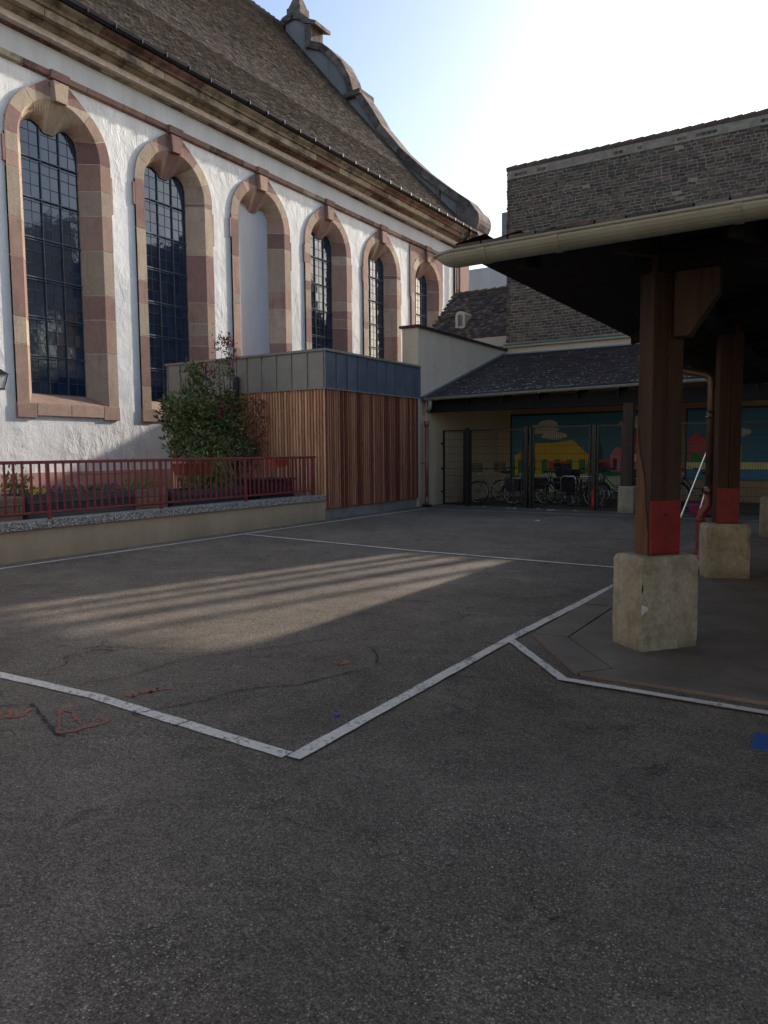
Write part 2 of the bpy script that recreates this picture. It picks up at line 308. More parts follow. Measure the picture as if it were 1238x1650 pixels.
def m_redplate():
    m, nt, b = start('chipped_red_plate_paint', 0.5)
    co = coords(nt); f = noise(nt, co, 5, 6, 0.7)
    c = ramp(nt, f, [(0.3, (0.16, 0.010, 0.010)), (0.7, (0.27, 0.020, 0.018))])
    c = mix(nt, ramp(nt, noise(nt, co, 38, 5, 0.8), [(0.66, 0.0), (0.70, 0.8)]), c, (0.08, 0.03, 0.02))
    L(nt, c, b.inputs['Base Color']); bump(nt, b, noise(nt, co, 30, 4, 0.7), 0.25, 0.003); return m
MT['red_plate'] = m_redplate()
def flat(name, c, r=0.7):
    return basic(name, c, r, var=0.12, scale=5, bmp=0.05)

# ---------------------------------------------------------------- mesh helpers
class MB:
    def __init__(s): s.v = []; s.f = []; s.t = []
    def quad(s, a, b, c, d, t=None):
        i = len(s.v); s.v += [tuple(a), tuple(b), tuple(c), tuple(d)]; s.f.append((i, i + 1, i + 2, i + 3)); s.t.append(t)
    def poly(s, pts, t=None):
        i = len(s.v); s.v += [tuple(p) for p in pts]; s.f.append(tuple(range(i, i + len(pts)))); s.t.append(t)
    def box(s, x0, x1, y0, y1, z0, z1, t=None):
        i = len(s.v); s.v += [(x, y, z) for z in (z0, z1) for y in (y0, y1) for x in (x0, x1)]
        for f in ((0, 2, 3, 1), (4, 5, 7, 6), (0, 1, 5, 4), (2, 6, 7, 3), (0, 4, 6, 2), (1, 3, 7, 5)): s.f.append(tuple(i + k for k in f)); s.t.append(t)
        return s
    def hexa(s, p, t=None):      # 8 points: bottom ring 4, top ring 4
        i = len(s.v); s.v += [tuple(q) for q in p]
        for f in ((3, 2, 1, 0), (4, 5, 6, 7), (0, 1, 5, 4), (1, 2, 6, 5), (2, 3, 7, 6), (3, 0, 4, 7)): s.f.append(tuple(i + k for k in f)); s.t.append(t)
        return s
    def obox(s, c, ax, ay, az, t=None):   # centre and three half-axis vectors
        c, ax, ay, az = map(Vector, (c, ax, ay, az))
        return s.hexa([c - ax - ay - az, c + ax - ay - az, c + ax + ay - az, c - ax + ay - az, c - ax - ay + az, c + ax - ay + az, c + ax + ay + az, c - ax + ay + az], t)
    def prism(s, pts, off, t=None):       # polygon extruded along vector off
        n = len(pts); i = len(s.v); o = Vector(off)
        s.v += [tuple(p) for p in pts] + [tuple(Vector(p) + o) for p in pts]
        s.f.append(tuple(range(i + n - 1, i - 1, -1))); s.t.append(t); s.f.append(tuple(range(i + n, i + 2 * n))); s.t.append(t)
        for k in range(n): s.f.append((i + k, i + (k + 1) % n, i + n + (k + 1) % n, i + n + k)); s.t.append(t)
        return s
    def tube(s, path, r, n=8, cap=True, arc=None):
        path = [Vector(p) for p in path]; rings = []
        rr = r if isinstance(r, (list, tuple)) else [r] * len(path)
        d0 = (path[1] - path[0]).normalized(); u = d0.cross(Vector((0, 0, 1)))
        if u.length < 1e-3: u = Vector((1, 0, 0))
        u.normalize()
        for k, p in enumerate(path):
            d = (path[min(k + 1, len(path) - 1)] - path[max(k - 1, 0)]).normalized()
            u = (u - d * u.dot(d)).normalized(); w = d.cross(u)
            i = len(s.v); rings.append(i)
            for j in range(n):
                a = 2 * math.pi * j / n
                s.v.append(tuple(p + (u * math.cos(a) + w * math.sin(a)) * rr[k]))
        for a, b in zip(rings, rings[1:]):
            for j in range(n): s.f.append((a + j, a + (j + 1) % n, b + (j + 1) % n, b + j)); s.t.append(None)
        if cap:
            s.f.append(tuple(rings[0] + j for j in range(n - 1, -1, -1))); s.t.append(None)
            s.f.append(tuple(rings[-1] + j for j in range(n))); s.t.append(None)
        return s
    def torus(s, c, R_, r, axis='Y', n=32, m=6):
        c = Vector(c); i0 = len(s.v)
        for k in range(n):
            a = 2 * math.pi * k / n
            if axis == 'Y': e = Vector((math.cos(a), 0, math.sin(a))); ax = Vector((0, 1, 0))
            elif axis == 'X': e = Vector((0, math.cos(a), math.sin(a))); ax = Vector((1, 0, 0))
            else: e = Vector((math.cos(a), math.sin(a), 0)); ax = Vector((0, 0, 1))
            for j in range(m):
                b = 2 * math.pi * j / m
                s.v.append(tuple(c + e * (R_ + r * math.cos(b)) + ax * r * math.sin(b)))
        for k in range(n):
            for j in range(m):
                a = i0 + k * m; b = i0 + ((k + 1) % n) * m
                s.f.append((a + j, b + j, b + (j + 1) % m, a + (j + 1) % m)); s.t.append(None)
        return s
    def mesh(s, name, mat, smooth=False):
        me = bpy.data.meshes.new(name); me.from_pydata(s.v, [], s.f)
        me.materials.append(MT[mat] if isinstance(mat, str) else mat)
        if any(t is not None for t in s.t):
            a = me.attributes.new('tint', 'FLOAT', 'FACE'); a.data.foreach_set('value', [t or 0.0 for t in s.t])
        if smooth: me.polygons.foreach_set('use_smooth', [True] * len(me.polygons))
        me.update(); return me
    def build(s, name, mat, parent=None, smooth=False, bevel=0, **kw):
        return put(name, s.mesh(name, mat, smooth), parent, bevel=bevel, **kw)
LOC = {}
def put(name, me, parent=None, loc=(0, 0, 0), rot=(0, 0, 0), scale=(1, 1, 1), bevel=0, world=True, **kw):
    o = bpy.data.objects.new(name, me); COL.objects.link(o)
    o.location = loc; o.rotation_euler = rot; o.scale = scale
    if parent is not None:
        o.parent = parent
        if world: o.matrix_parent_inverse = Matrix.Translation(-Vector(LOC.get(parent.name, (0, 0, 0))))
    if bevel:
        b = o.modifiers.new('bevel', 'BEVEL'); b.width = bevel; b.segments = 2; b.limit_method = 'ANGLE'; b.angle_limit = R(40)
    for k, v in kw.items(): o[k] = v
    return o
def thing(name, label, cat, loc=(0, 0, 0), group=None):
    o = bpy.data.objects.new(name, None); COL.objects.link(o); o.location = loc; o.empty_display_size = 0.2
    o['label'] = label; o['category'] = cat
    if group: o['group'] = group
    LOC[o.name] = loc
    return o
def tag(o, label, cat, group=None):
    o['label'] = label; o['category'] = cat
    if group: o['group'] = group
    return o
def struct(name, mb, mat, **kw): return mb.build(name, mat, kind='structure', **kw)
def dup(root, loc, rz, label, group=None):
    r = root.copy(); COL.objects.link(r); r.location = loc; r.rotation_euler = (0, 0, rz); r['label'] = label
    if group: r['group'] = group
    for ch in list(root.children):
        c = ch.copy(); COL.objects.link(c); c.parent = r
        for g in list(ch.children):
            d = g.copy(); COL.objects.link(d); d.parent = c
    return r

# ---------------------------------------------------------------- ground
def grid_ground():
    mb = MB(); xs = [-400, -60, -30, 30, 60, 400]
    mb.poly([(-400, -400, 0), (400, -400, 0), (400, 400, 0), (-400, 400, 0)])
    return struct('ground', mb, 'asphalt')
grid_ground()
def strip(mb, pts, w, z, jit=0.004, step=0.12, gaps=()):
    pts = [Vector((p[0], p[1], 0)) for p in pts]
    for a, b in zip(pts, pts[1:]):
        d = b - a; ln = d.length; d.normalize(); nrm = Vector((-d.y, d.x, 0)); n = max(1, int(ln / step))
        prev = None
        for k in range(n + 1):
            q = a + d * ln * k / n
            l = q + nrm * (w / 2 + rnd.uniform(-jit, jit)); r_ = q - nrm * (w / 2 + rnd.uniform(-jit, jit))
            if prev and k not in gaps: mb.quad((prev[1].x, prev[1].y, z), (r_.x, r_.y, z), (l.x, l.y, z), (prev[0].x, prev[0].y, z))
            prev = (l, r_)
def line(pts, w=0.085, z=0.006, gaps=()):
    mb = MB(); strip(mb, pts, w, z, gaps=gaps); return mb.build('painted_line', 'line', kind='structure')
line([(-7.5, 2.80), (-5.04, 2.88), (-4.07, 2.93), (-2.40, 2.85)], gaps=())
line([(-2.345, 2.83), (-2.335, 5.66), (-2.25, 8.3), (-2.10, 12.25), (-2.06, 17.4)], z=0.010)
line([(-2.34, 5.60), (-1.60, 4.77)], 0.07, 0.014); line([(-1.63, 4.76), (-0.37, 4.74), (4.5, 4.7)], 0.07, 0.018)
line([(-9.76, 0.5), (-9.76, 10.4), (-9.70, 16.9), (-9.68, 17.42)], 0.08)
line([(-9.72, 10.41), (-5.79, 9.92), (-2.30, 9.74)], 0.075, 0.010)
line([(-9.64, 17.42), (-4.2, 17.52), (4.0, 17.6)], 0.06, 0.006)
# cracks: narrow sunken-looking ragged seams in the asphalt
def crack(pts, w):
    mb = MB(); prev = None; P = [Vector((x, y, 0)) for x, y in pts]
    for a, b in zip(P, P[1:]):
        d = b - a; ln = d.length
        if ln < 1e-4: continue
        d.normalize(); nr = Vector((-d.y, d.x, 0)); n = max(2, int(ln / 0.025))
        for k in range(n):
            q = a + d * ln * k / n + nr * rnd.gauss(0, 0.006); ww = w * rnd.uniform(0.15, 1.2)
            cur = (q + nr * ww / 2, q - nr * ww / 2)
            if prev: mb.quad((*prev[1].xy, 0.0082), (*cur[1].xy, 0.0082), (*cur[0].xy, 0.0082), (*prev[0].xy, 0.0082))
            prev = cur
    return mb.build('crack', 'crack', kind='structure')
for pts, w in ([([(-4.27, 2.63), (-4.07, 2.56), (-3.84, 2.47), (-3.69, 2.41), (-3.58, 2.41)], 0.022),
  ([(-3.22, 2.82), (-3.17, 2.98)], 0.012), ([(-2.34, 5.25), (-2.24, 5.3)], 0.01), ([(-2.41, 3.25), (-2.27, 3.22)], 0.012), ([(-2.40, 4.1), (-2.24, 4.05)], 0.008),
  ([(-3.56, 2.82), (-3.51, 2.98), (-3.45, 3.09), (-3.37, 3.24), (-3.38, 3.4), (-3.23, 3.64), (-3.07, 3.77), (-2.95, 4.17), (-2.86, 4.34)], 0.016),
  ([(-4.38, 2.99), (-4.23, 3.29), (-4.21, 3.55), (-4.21, 3.84), (-4.11, 4.0), (-3.9, 4.33), (-3.75, 4.61), (-3.59, 4.89)], 0.010),
  ([(-3.16, 4.81), (-2.97, 4.61), (-2.89, 4.43)], 0.014), ([(-3.66, 4.78), (-3.61, 4.81)], 0.02), ([(-4.6, 2.3), (-4.39, 2.5), (-4.27, 2.63)], 0.012),
  ([(-2.01, 2.33), (-1.73, 2.31)], 0.006),
  ([(-1.84, 1.63), (-1.86, 1.56), (-1.94, 1.48)], 0.005), 
  ([(-2.22, 3.93), (-2.06, 3.95), (-1.86, 3.89)], 0.008), ([(-2.48, 5.42), (-2.36, 5.38)], 0.016), ([(-7.6, 7.2), (-6.1, 7.5), (-5.3, 7.2), (-4.6, 7.5)], 0.010),
  ([(-8.3, 13.4), (-7.0, 14.6), (-5.6, 14.2), (-4.4, 15.1)], 0.012), ([(-9.4, 9.0), (-8.2, 8.4), (-7.6, 8.9)], 0.012)]): crack(pts, w)
def spray(pts, w, z=0.0045):
    mb = MB(); strip(mb, pts, w, z, 0.01, 0.03); return mb
mb = spray([(-4.03, 2.67), (-3.67, 2.41), (-3.60, 2.66), (-3.67, 2.71)], 0.026)
strip(mb, [(-4.02, 2.66), (-3.92, 2.68), (-3.80, 2.62), (-3.72, 2.58)], 0.022, 0.0048, 0.008, 0.03); strip(mb, [(-3.80, 2.60), (-3.755, 2.625)], 0.05, 0.0051, 0.012, 0.02)
mb.build('spray_mark', 'orange', kind='structure')
for pts in ([(-3.92, 3.06), (-3.83, 3.05), (-3.88, 3.13), (-3.80, 3.14)], [(-3.90, 3.18), (-3.80, 3.16), (-3.84, 3.25), (-3.76, 3.24)], [(-3.83, 3.27), (-3.75, 3.28)],
            [(-4.28, 2.50), (-4.15, 2.42), (-4.12, 2.49), (-4.20, 2.58)], [(-4.30, 2.44), (-4.18, 2.38)], [(-3.60, 3.49), (-3.56, 3.53)], [(-3.20, 4.35), (-3.12, 4.30), (-3.10, 4.38), (-3.16, 4.42)], [(-3.22, 4.56), (-3.18, 4.60)]):
    spray(pts, 0.03).build('spray_mark', 'orange', kind='structure')
MB().box(-0.40, 0.05, 4.16, 4.40, 0.0005, 0.005).build('blue_ground_mark', 'bluep', kind='structure')
# concrete apron under the shelter with its kerb strip
MB().prism([(-1.92, 17.0, 0), (-1.92, 5.85, 0), (-1.38, 5.16, 0), (6.5, 5.10, 0), (6.5, 17.0, 0)], (0, 0, 0.02)).build('shelter_floor', 'concrete', kind='structure')
kout = [(-2.22, 17.0), (-2.22, 5.80), (-1.56, 4.92), (6.5, 4.86)]; kin = [(-1.93, 17.0), (-1.93, 5.84), (-1.385, 5.145), (6.5, 5.085)]
for i in range(3):
    a, b, c, d = Vector((*kout[i], 0)), Vector((*kout[i + 1], 0)), Vector((*kin[i + 1], 0)), Vector((*kin[i], 0))
    n = max(1, int((b - a).length / 1.25))
    for k in range(n):
        u0, u1 = k / n + 0.003, (k + 1) / n - 0.003
        MB().prism([a.lerp(b, u0), a.lerp(b, u1), d.lerp(c, u1), d.lerp(c, u0)], (0, 0, 0.026)).build('kerb_stone', 'concrete', kind='structure', bevel=0.004)

# ---------------------------------------------------------------- church
XW = -16.2
CH = thing('church', 'white plastered church with sandstone window surrounds and steep brown tile roof', 'church', (-16.2, 16, 0))
WC = [7.77, 11.36, 14.89, 18.45, 22.01, 25.6, 29.26]
RO, RI, ZS = 1.385, 1.085, 8.72
def outer(a): return (RO * math.cos(a), ZS + RO * math.sin(a) * 0.985)
def inner(a): return (RI * math.cos(a), ZS + RI * math.sin(a) * 1.0)
def lobe(u):          # u 0..1 from jamb to centre
    if u < 0.12: return (0.745, 8.72 + 0.33 * u / 0.12)
    if u < 0.8:
        ph = R(155) * (u - 0.12) / 0.68; return (0.435 + 0.31 * math.cos(ph), 9.05 + 0.31 * math.sin(ph))
    k = (u - 0.8) / 0.2; return (0.154 * (1 - k) + 0.0 * k, 9.18 - 0.03 * k if k < 0.5 else 9.165)
WALL_TOP = 11.0
mb = MB(); edges = [-6.0] + [(a + b) / 2 for a, b in zip(WC, WC[1:])] + [33.2]
edges[0] = 5.9; mb.quad((XW, -14, 0), (XW, 5.9, 0), (XW, 5.9, WALL_TOP), (XW, -14, WALL_TOP))
for i, c in enumerate(WC):
    y0, y1 = edges[i], edges[i + 1]; h = 1.30
    mb.quad((XW, y0, 0), (XW, c - h, 0), (XW, c - h, WALL_TOP), (XW, y0, WALL_TOP))
    mb.quad((XW, c + h, 0), (XW, y1, 0), (XW, y1, WALL_TOP), (XW, c + h, WALL_TOP))
    mb.quad((XW, c - h, 0), (XW, c + h, 0), (XW, c + h, 2.6), (XW, c - h, 2.6))
    n = 20; P = [(c - h * math.cos(math.pi * k / n), ZS + h * math.sin(math.pi * k / n)) for k in range(n + 1)]
    for p, q in zip(P, P[1:]): mb.quad((XW, p[0], p[1]), (XW, q[0], q[1]), (XW, q[0], WALL_TOP), (XW, p[0], WALL_TOP))
mb.build('wall', 'plaster', CH)
MB().box(XW - 0.4, XW - 0.02, -14, 5.8, 0, 11).box(XW - 21, XW - 0.02, -14, -13.6, 0, 11.5).build('inner_wall', 'blank', CH)
MB().box(XW + 0.002, XW + 0.07, -14, 33.2, 0, 1.12).build('plinth', 'plinth', CH, bevel=0.01)
# end wall (behind gable) and back
MB().box(-37, XW - 0.01, 32.9, 33.2, 0, 11.6).box(-37.2, -36.9, -14, 33.2, 0, 11.6).build('rear_wall', 'gable', CH)
SM = ['pink', 'pink', 'mauve', 'cream', 'cream', 'pink', 'mauve']
XF, XG = XW + 0.06, XW - 0.40
def stone_block(c, s0, s1, samples, sgn, mat, parent):
    # samples: function u-> (outer(y,z), inner(y,z), glass(y,z)) ; build a solid with face, reveal and outer side
    K = 6 if s1[0] == 'arc' else 1
def surround(c, idx, win_parent):
    rs = random.Random(100 + idx)
    back = MB(); stones = []
    def seg(o0, i0, g0, o1, i1, g1, mat, sub=None, xf=XF):
        stones.append((o0, i0, g0, o1, i1, g1, mat, sub, xf))
    def piece(pairs, mat, xf=XF):
        # pairs: list of (o,i,g) along the block, each (y,z) relative to centre
        m = MB()
        for (o0, i0, g0), (o1, i1, g1) in zip(pairs, pairs[1:]):
            A = lambda p, x: (x, c + p[0], p[1])
            m.quad(A(o0, xf), A(o1, xf), A(i1, xf), A(i0, xf)); m.quad(A(i0, xf), A(i1, xf), A(g1, XG + 0.02), A(g0, XG + 0.02))
            m.quad(A(o0, XW - 0.03), A(o1, XW - 0.03), A(o1, xf), A(o0, xf))
        for (o, i, g), s in ((pairs[0], 1), (pairs[-1], -1)):
            m.poly([(xf, c + o[0], o[1]), (xf, c + i[0], i[1]), (XG + 0.02, c + g[0], g[1]), (XW - 0.03, c + o[0], o[1])])
        return m.build('stone', mat, back_o)
    back_m = MB()
    def bk(pairs):
        e = 0.008
        for (o0, i0, g0), (o1, i1, g1) in zip(pairs, pairs[1:]):
            A = lambda p, x: (x, c + p[0], p[1])
            back_m.quad(A(o0, XF - e), A(o1, XF - e), A(i1, XF - e), A(i0, XF - e)); back_m.quad(A(i0, XF - e), A(i1, XF - e), A(g1, XG), A(g0, XG))
            back_m.quad(A(o0, XW - 0.04), A(o1, XW - 0.04), A(o1, XF - e), A(o0, XF - e))
    def shrink(p, k):     # keeps mortar just inside
        return p
    allp = []
    for sg in (-1, 1):
        zb = 2.72
        # jamb stones from sill to spring
        z = zb; ends = [z]
        while z < ZS - 0.5:
            z += rs.choice((0.32, 0.6, 0.85, 1.1, 1.35)); ends.append(min(z, ZS))
        if ZS - ends[-1] > 0.02: ends.append(ZS)
        col = [(z0, z1) for z0, z1 in zip(ends, ends[1:])]
        prev = None
        for z0, z1 in col:
            mat = rs.choice([m for m in SM if m != prev]); prev = mat
            def row(z):
                gz = max(z, 3.0)
                return ((sg * RO, z), (sg * RI, z), (sg * 0.745, gz))
            allp.append((row(z0 + 0.009), row(z1 - 0.009), mat, 2)); bk_pairs = [row(z0), row(z1)]
            allp.append(('bk', bk_pairs))
        cuts = [0, 26, 52, 80]
        for a0, a1 in zip(cuts, cuts[1:]):
            mat = rs.choice([m for m in SM if m != prev]); prev = mat
            if rs.random() < 0.4: mat = 'cream' if idx < 3 else 'pink'
            def rowa(a):
                o, i = outer(R(a)), inner(R(a)); g = lobe(a / 90)
                return ((sg * o[0], o[1]), (sg * i[0], i[1]), (sg * g[0], g[1]))
            steps = [a0 + 0.35 + (a1 - a0 - 0.7) * k / 10 for k in range(11)]
            allp.append(('arc', [rowa(a) for a in steps], mat)); allp.append(('bk', [rowa(a) for a in [a0 + (a1 - a0) * k / 10 for k in range(11)]]))
    for it in allp:
        if it[0] == 'bk': bk(it[1])
    # keystone backing
    def rowk(a, sg):
        o, i = outer(R(a)), inner(R(a)); g = lobe(a / 90); return ((sg * o[0], o[1]), (sg * i[0], i[1]), (sg * g[0], g[1]))
    kp = [rowk(a, 1) for a in (80, 84, 87, 90)] + [rowk(a, -1) for a in (87, 84, 80)]
    bk(kp)
    back_o = back_m.build('window_surround', 'mortar', CH)
    for it in allp:
        if it[0] == 'bk': continue
        if it[0] == 'arc': piece(it[1], it[2])
        else: piece([it[0], it[1]], it[2])
    # intrados under the keystone (the cusp)
    piece(kp, rs.choice(('pink', 'mauve')) if idx != 1 else 'cream', XF + 0.001)
    # keystone: proud wedge
    kz0, kz1 = 9.78, 10.21
    MB().hexa([(XF - 0.05, c - 0.16, kz0), (XF + 0.11, c - 0.15, kz0 - 0.02), (XF + 0.11, c + 0.15, kz0 - 0.02), (XF - 0.05, c + 0.16, kz0),
               (XF - 0.05, c - 0.215, kz1), (XF + 0.12, c - 0.20, kz1), (XF + 0.12, c + 0.20, kz1), (XF - 0.05, c + 0.215, kz1)]).build('stone', rs.choice(('cream', 'mauve', 'pink')) if idx != 1 else 'cream', back_o, bevel=0.012)
    
    # flank fillets beside the keystone
    for sg in (-1, 1):
        MB().prism([(XF - 0.03, c + sg * 0.235, 9.85), (XF - 0.03, c + sg * 0.235, 10.24), (XF - 0.03, c + sg * 0.42, 10.12), (XF - 0.03, c + sg * 0.75, 9.86)], (0.035, 0, 0)).build('stone', 'mauve', back_o)
    # sill: apron band, two corner blocks, sloping ledge
    A = MB()
    A.hexa([(XG, c - 0.80, 2.60), (XF - 0.002, c - 1.085, 2.60), (XF - 0.002, c + 1.085, 2.60), (XG, c + 0.80, 2.60), (XG, c - 0.76, 3.0), (XF - 0.002, c - 1.085, 2.74), (XF - 0.002, c + 1.085, 2.74), (XG, c + 0.76, 3.0)])
    A.build('stone', 'pink', back_o)
    for s0, s1, zlo in ((-1.40, -0.92, 2.40), (-0.91, -0.02, 2.45), (-0.01, 0.91, 2.45), (0.92, 1.40, 2.40)):
        MB().box(XW - 0.02, XF + 0.012, c + s0, c + s1, zlo, 2.725 if abs(s0) < 1 and abs(s1) < 1 else 2.735).build('stone', 'pink', back_o, bevel=0.008)
    # irregular quoin bumps at mid-height of each jamb like the toothing in the wall
    for z0, z1, sg in ((8.05, 8.62, -1), (7.6, 8.5, 1)):
        MB().box(XW - 0.01, XF - 0.004, c + (sg * (RO + 0.06) if sg < 0 else RO - 0.02), c + (-RO + 0.02 if sg < 0 else RO + 0.05), z0, z1).build('stone', rs.choice(('pink', 'mauve')), back_o)
    return back_o
PANE = {}
def glazing(c, idx):
    y0, y1, z0, z1 = -0.76, 0.76, 2.98, 9.42
    rows, cols = 21, 6; ch_, cw = (z1 - z0) / rows, (y1 - y0) / cols
    bars = MB()
    for k in range(cols + 1):
        w = 0.026 if k % 2 == 0 else 0.009; d = 0.05 if k % 2 == 0 else 0.02
        y = y0 + k * cw; bars.box(XG - 0.03, XG - 0.03 + d, c + y - w / 2, c + y + w / 2, z0, z1)
    for k in range(rows + 1):
        thick = k % 3 == 0; w = 0.026 if thick else 0.009; d = 0.058 if thick else 0.024; z = z0 + k * ch_
        bars.box(XG - 0.028, XG - 0.028 + d, c + y0, c + y1, z - w / 2, z + w / 2)
        if thick: bars.box(XG + 0.03, XG + 0.042, c + y0, c + y1, z - 0.07, z - 0.058)
    wo = bars.build('window', 'lead', CH)
    r2 = random.Random(idx + 3)
    if idx in (1, 2):
        if not PANE: PANE['m'] = MB().box(-0.004, 0, -cw / 2 + 0.004, cw / 2 - 0.004, -ch_ / 2 + 0.004, ch_ / 2 - 0.004).mesh('pane', 'glass')
        for i in range(cols):
            for j in range(rows):
                put('pane', PANE['m'], wo, (XG - 0.02, c + y0 + (i + .5) * cw, z0 + (j + .5) * ch_), (0, r2.gauss(0, 0.006), r2.gauss(0, 0.006)))
    else:
        m = MB()
        for i in range(cols):
            for j in range(rows):
                a, b = r2.gauss(0, 0.0015), r2.gauss(0, 0.0015); x = XG - 0.02
                ya, yb, za, zb = c + y0 + i * cw, c + y0 + (i + 1) * cw, z0 + j * ch_, z0 + (j + 1) * ch_
                m.quad((x + a, ya, za), (x + b, yb, za), (x + a + b, yb, zb), (x - b, ya, zb), r2.random())
        m.build('glazing', 'glass', wo, kind='stuff')
    MB().box(XG - 0.6, XG - 0.5, c - 0.9, c + 0.9, 2.8, 9.5).build('dark_interior', 'dark', wo)
for i, c in enumerate(WC):
    surround(c, i, None)
    if i == 3: MB().box(XG - 0.12, XG + 0.012, c - 0.80, c + 0.80, 2.9, 9.45).build('blind_panel', 'blank', CH)
    else: glazing(c, i)
# squared outer frame round the last window
c = WC[6]
for sg in (-1, 1):
    pts = [(XF - 0.04, c + sg * 1.05, ZS + 0.98), (XF - 0.04, c + sg * 1.36, ZS + 0.3), (XF - 0.04, c + sg * 1.40, 8.1), (XF - 0.04, c + sg * 1.47, 8.1), (XF - 0.04, c + sg * 1.47, 10.25), (XF - 0.04, c + sg * 0.3, 10.25), (XF - 0.04, c + sg * 0.3, 10.0)]
    MB().prism(pts, (0.035, 0, 0)).build('spandrel_stone', 'mauve' if sg > 0 else 'pink', CH)
# string course in blocks
rs = random.Random(5)
y = -2.0
st_par = MB().box(XW - 0.01, XW + 0.06, -2, 33.2, 10.29, 10.41).build('string_course', 'mortar', CH)
while y < 31.7:
    l = rs.uniform(0.7, 1.5); y2 = min(y + l, 31.75)
    MB().prism([(XW + 0.0, y + 0.005, 10.27), (XW + 0.10, y + 0.005, 10.30), (XW + 0.13, y + 0.005, 10.42), (XW + 0.0, y + 0.005, 10.46)], (0, y2 - y - 0.01, 0)).build('string_stone', rs.choice(('cor_pink', 'mauve', 'cor_pink', 'cor_cream', 'pink')), st_par, bevel=0.006)
    y = y2
for c in WC: MB().prism([(XW + 0.0, c - 0.24, 10.255), (XW + 0.16, c - 0.24, 10.255), (XW + 0.19, c - 0.24, 10.43), (XW + 0.0, c - 0.24, 10.47)], (0, 0.48, 0)).build('string_stone', 'mauve', st_par, bevel=0.006)
# frieze paint (smooth band between string and cornice)
MB().box(XW - 0.01, XW + 0.02, -2, 31.75, 10.462, 10.995).build('frieze', 'fascia', CH)
# cornice: architrave, bed mould, corona, cyma: each course cut in blocks
cor = MB().box(XW - 0.02, XW + 0.3, -2, 33.2, 11.03, 11.5).build('cornice', 'mortar', CH)
courses = [([(0, 10.98), (0.12, 10.99), (0.14, 11.09), (0.20, 11.11), (0.22, 11.15), (0, 11.16)], (0.9, 1.7)),
           ([(0, 11.163), (0.30, 11.17), (0.42, 11.22), (0.46, 11.25), (0, 11.26)], (1.1, 1.9)),
           ([(0, 11.263), (0.60, 11.263), (0.62, 11.24), (0.66, 11.24), (0.67, 11.40), (0.70, 11.41), (0, 11.42)], (1.2, 2.0)),
           ([(0, 11.423), (0.72, 11.423), (0.76, 11.47), (0.86, 11.51), (0.90, 11.53), (0.91, 11.58), (0, 11.60)], (1.2, 2.2))]
for prof, (l0, l1) in courses:
    y = -2.0 + rs.uniform(0, 0.5)
    while y < 33.3:
        y2 = min(y + rs.uniform(l0, l1), 33.35)
        j = rs.uniform(-0.006, 0.006)
        MB().prism([(XW + o + (j if o > 0 else 0), y + 0.006, z) for o, z in prof], (0, y2 - y - 0.012, 0)).build('cornice_stone', rs.choice(('cor_pink', 'cor_cream', 'cor_cream', 'cor_pink', 'cor_cream')), cor)
        y = y2
# dark eaves gutter, half round with clips
g = MB(); n = 10
def halfround(g, p0, p1, r, th=0.006, n=10, flip=False):
    p0, p1 = Vector(p0), Vector(p1); d = (p1 - p0).normalized(); side = d.cross(Vector((0, 0, 1))).normalized(); up = Vector((0, 0, 1))
    for rad, o in ((r, 1), (r - th, -1)):
        for k in range(n):
            a0, a1 = math.pi + math.pi * k / n, math.pi + math.pi * (k + 1) / n
            q = lambda P, a: P + side * math.cos(a) * rad + up * math.sin(a) * rad
            g.quad(q(p0, a0), q(p1, a0), q(p1, a1), q(p0, a1)) if o > 0 else g.quad(q(p0, a1), q(p1, a1), q(p1, a0), q(p0, a0))
    for s in (-1, 1): g.tube([p0 + side * s * r, p1 + side * s * r], 0.011, 6)
    for P in (p0, p1): g.poly([P + side * math.cos(math.pi + math.pi * k / n) * r + up * math.sin(math.pi + math.pi * k / n) * r for k in range(n + 1)])
halfround(g, (XW + 0.99, -2, 11.66), (XW + 0.99, 33.3, 11.66), 0.085)
gt = g.build('gutter', 'gutter_dk', CH)
clip = MB().box(-0.09, 0.10, -0.012, 0.012, -0.095, 0.012).mesh('gutter_bracket', 'gutter_dk')
for k in range(46): put('gutter_bracket', clip, gt, (XW + 0.99, -1.6 + k * 0.77, 11.665))
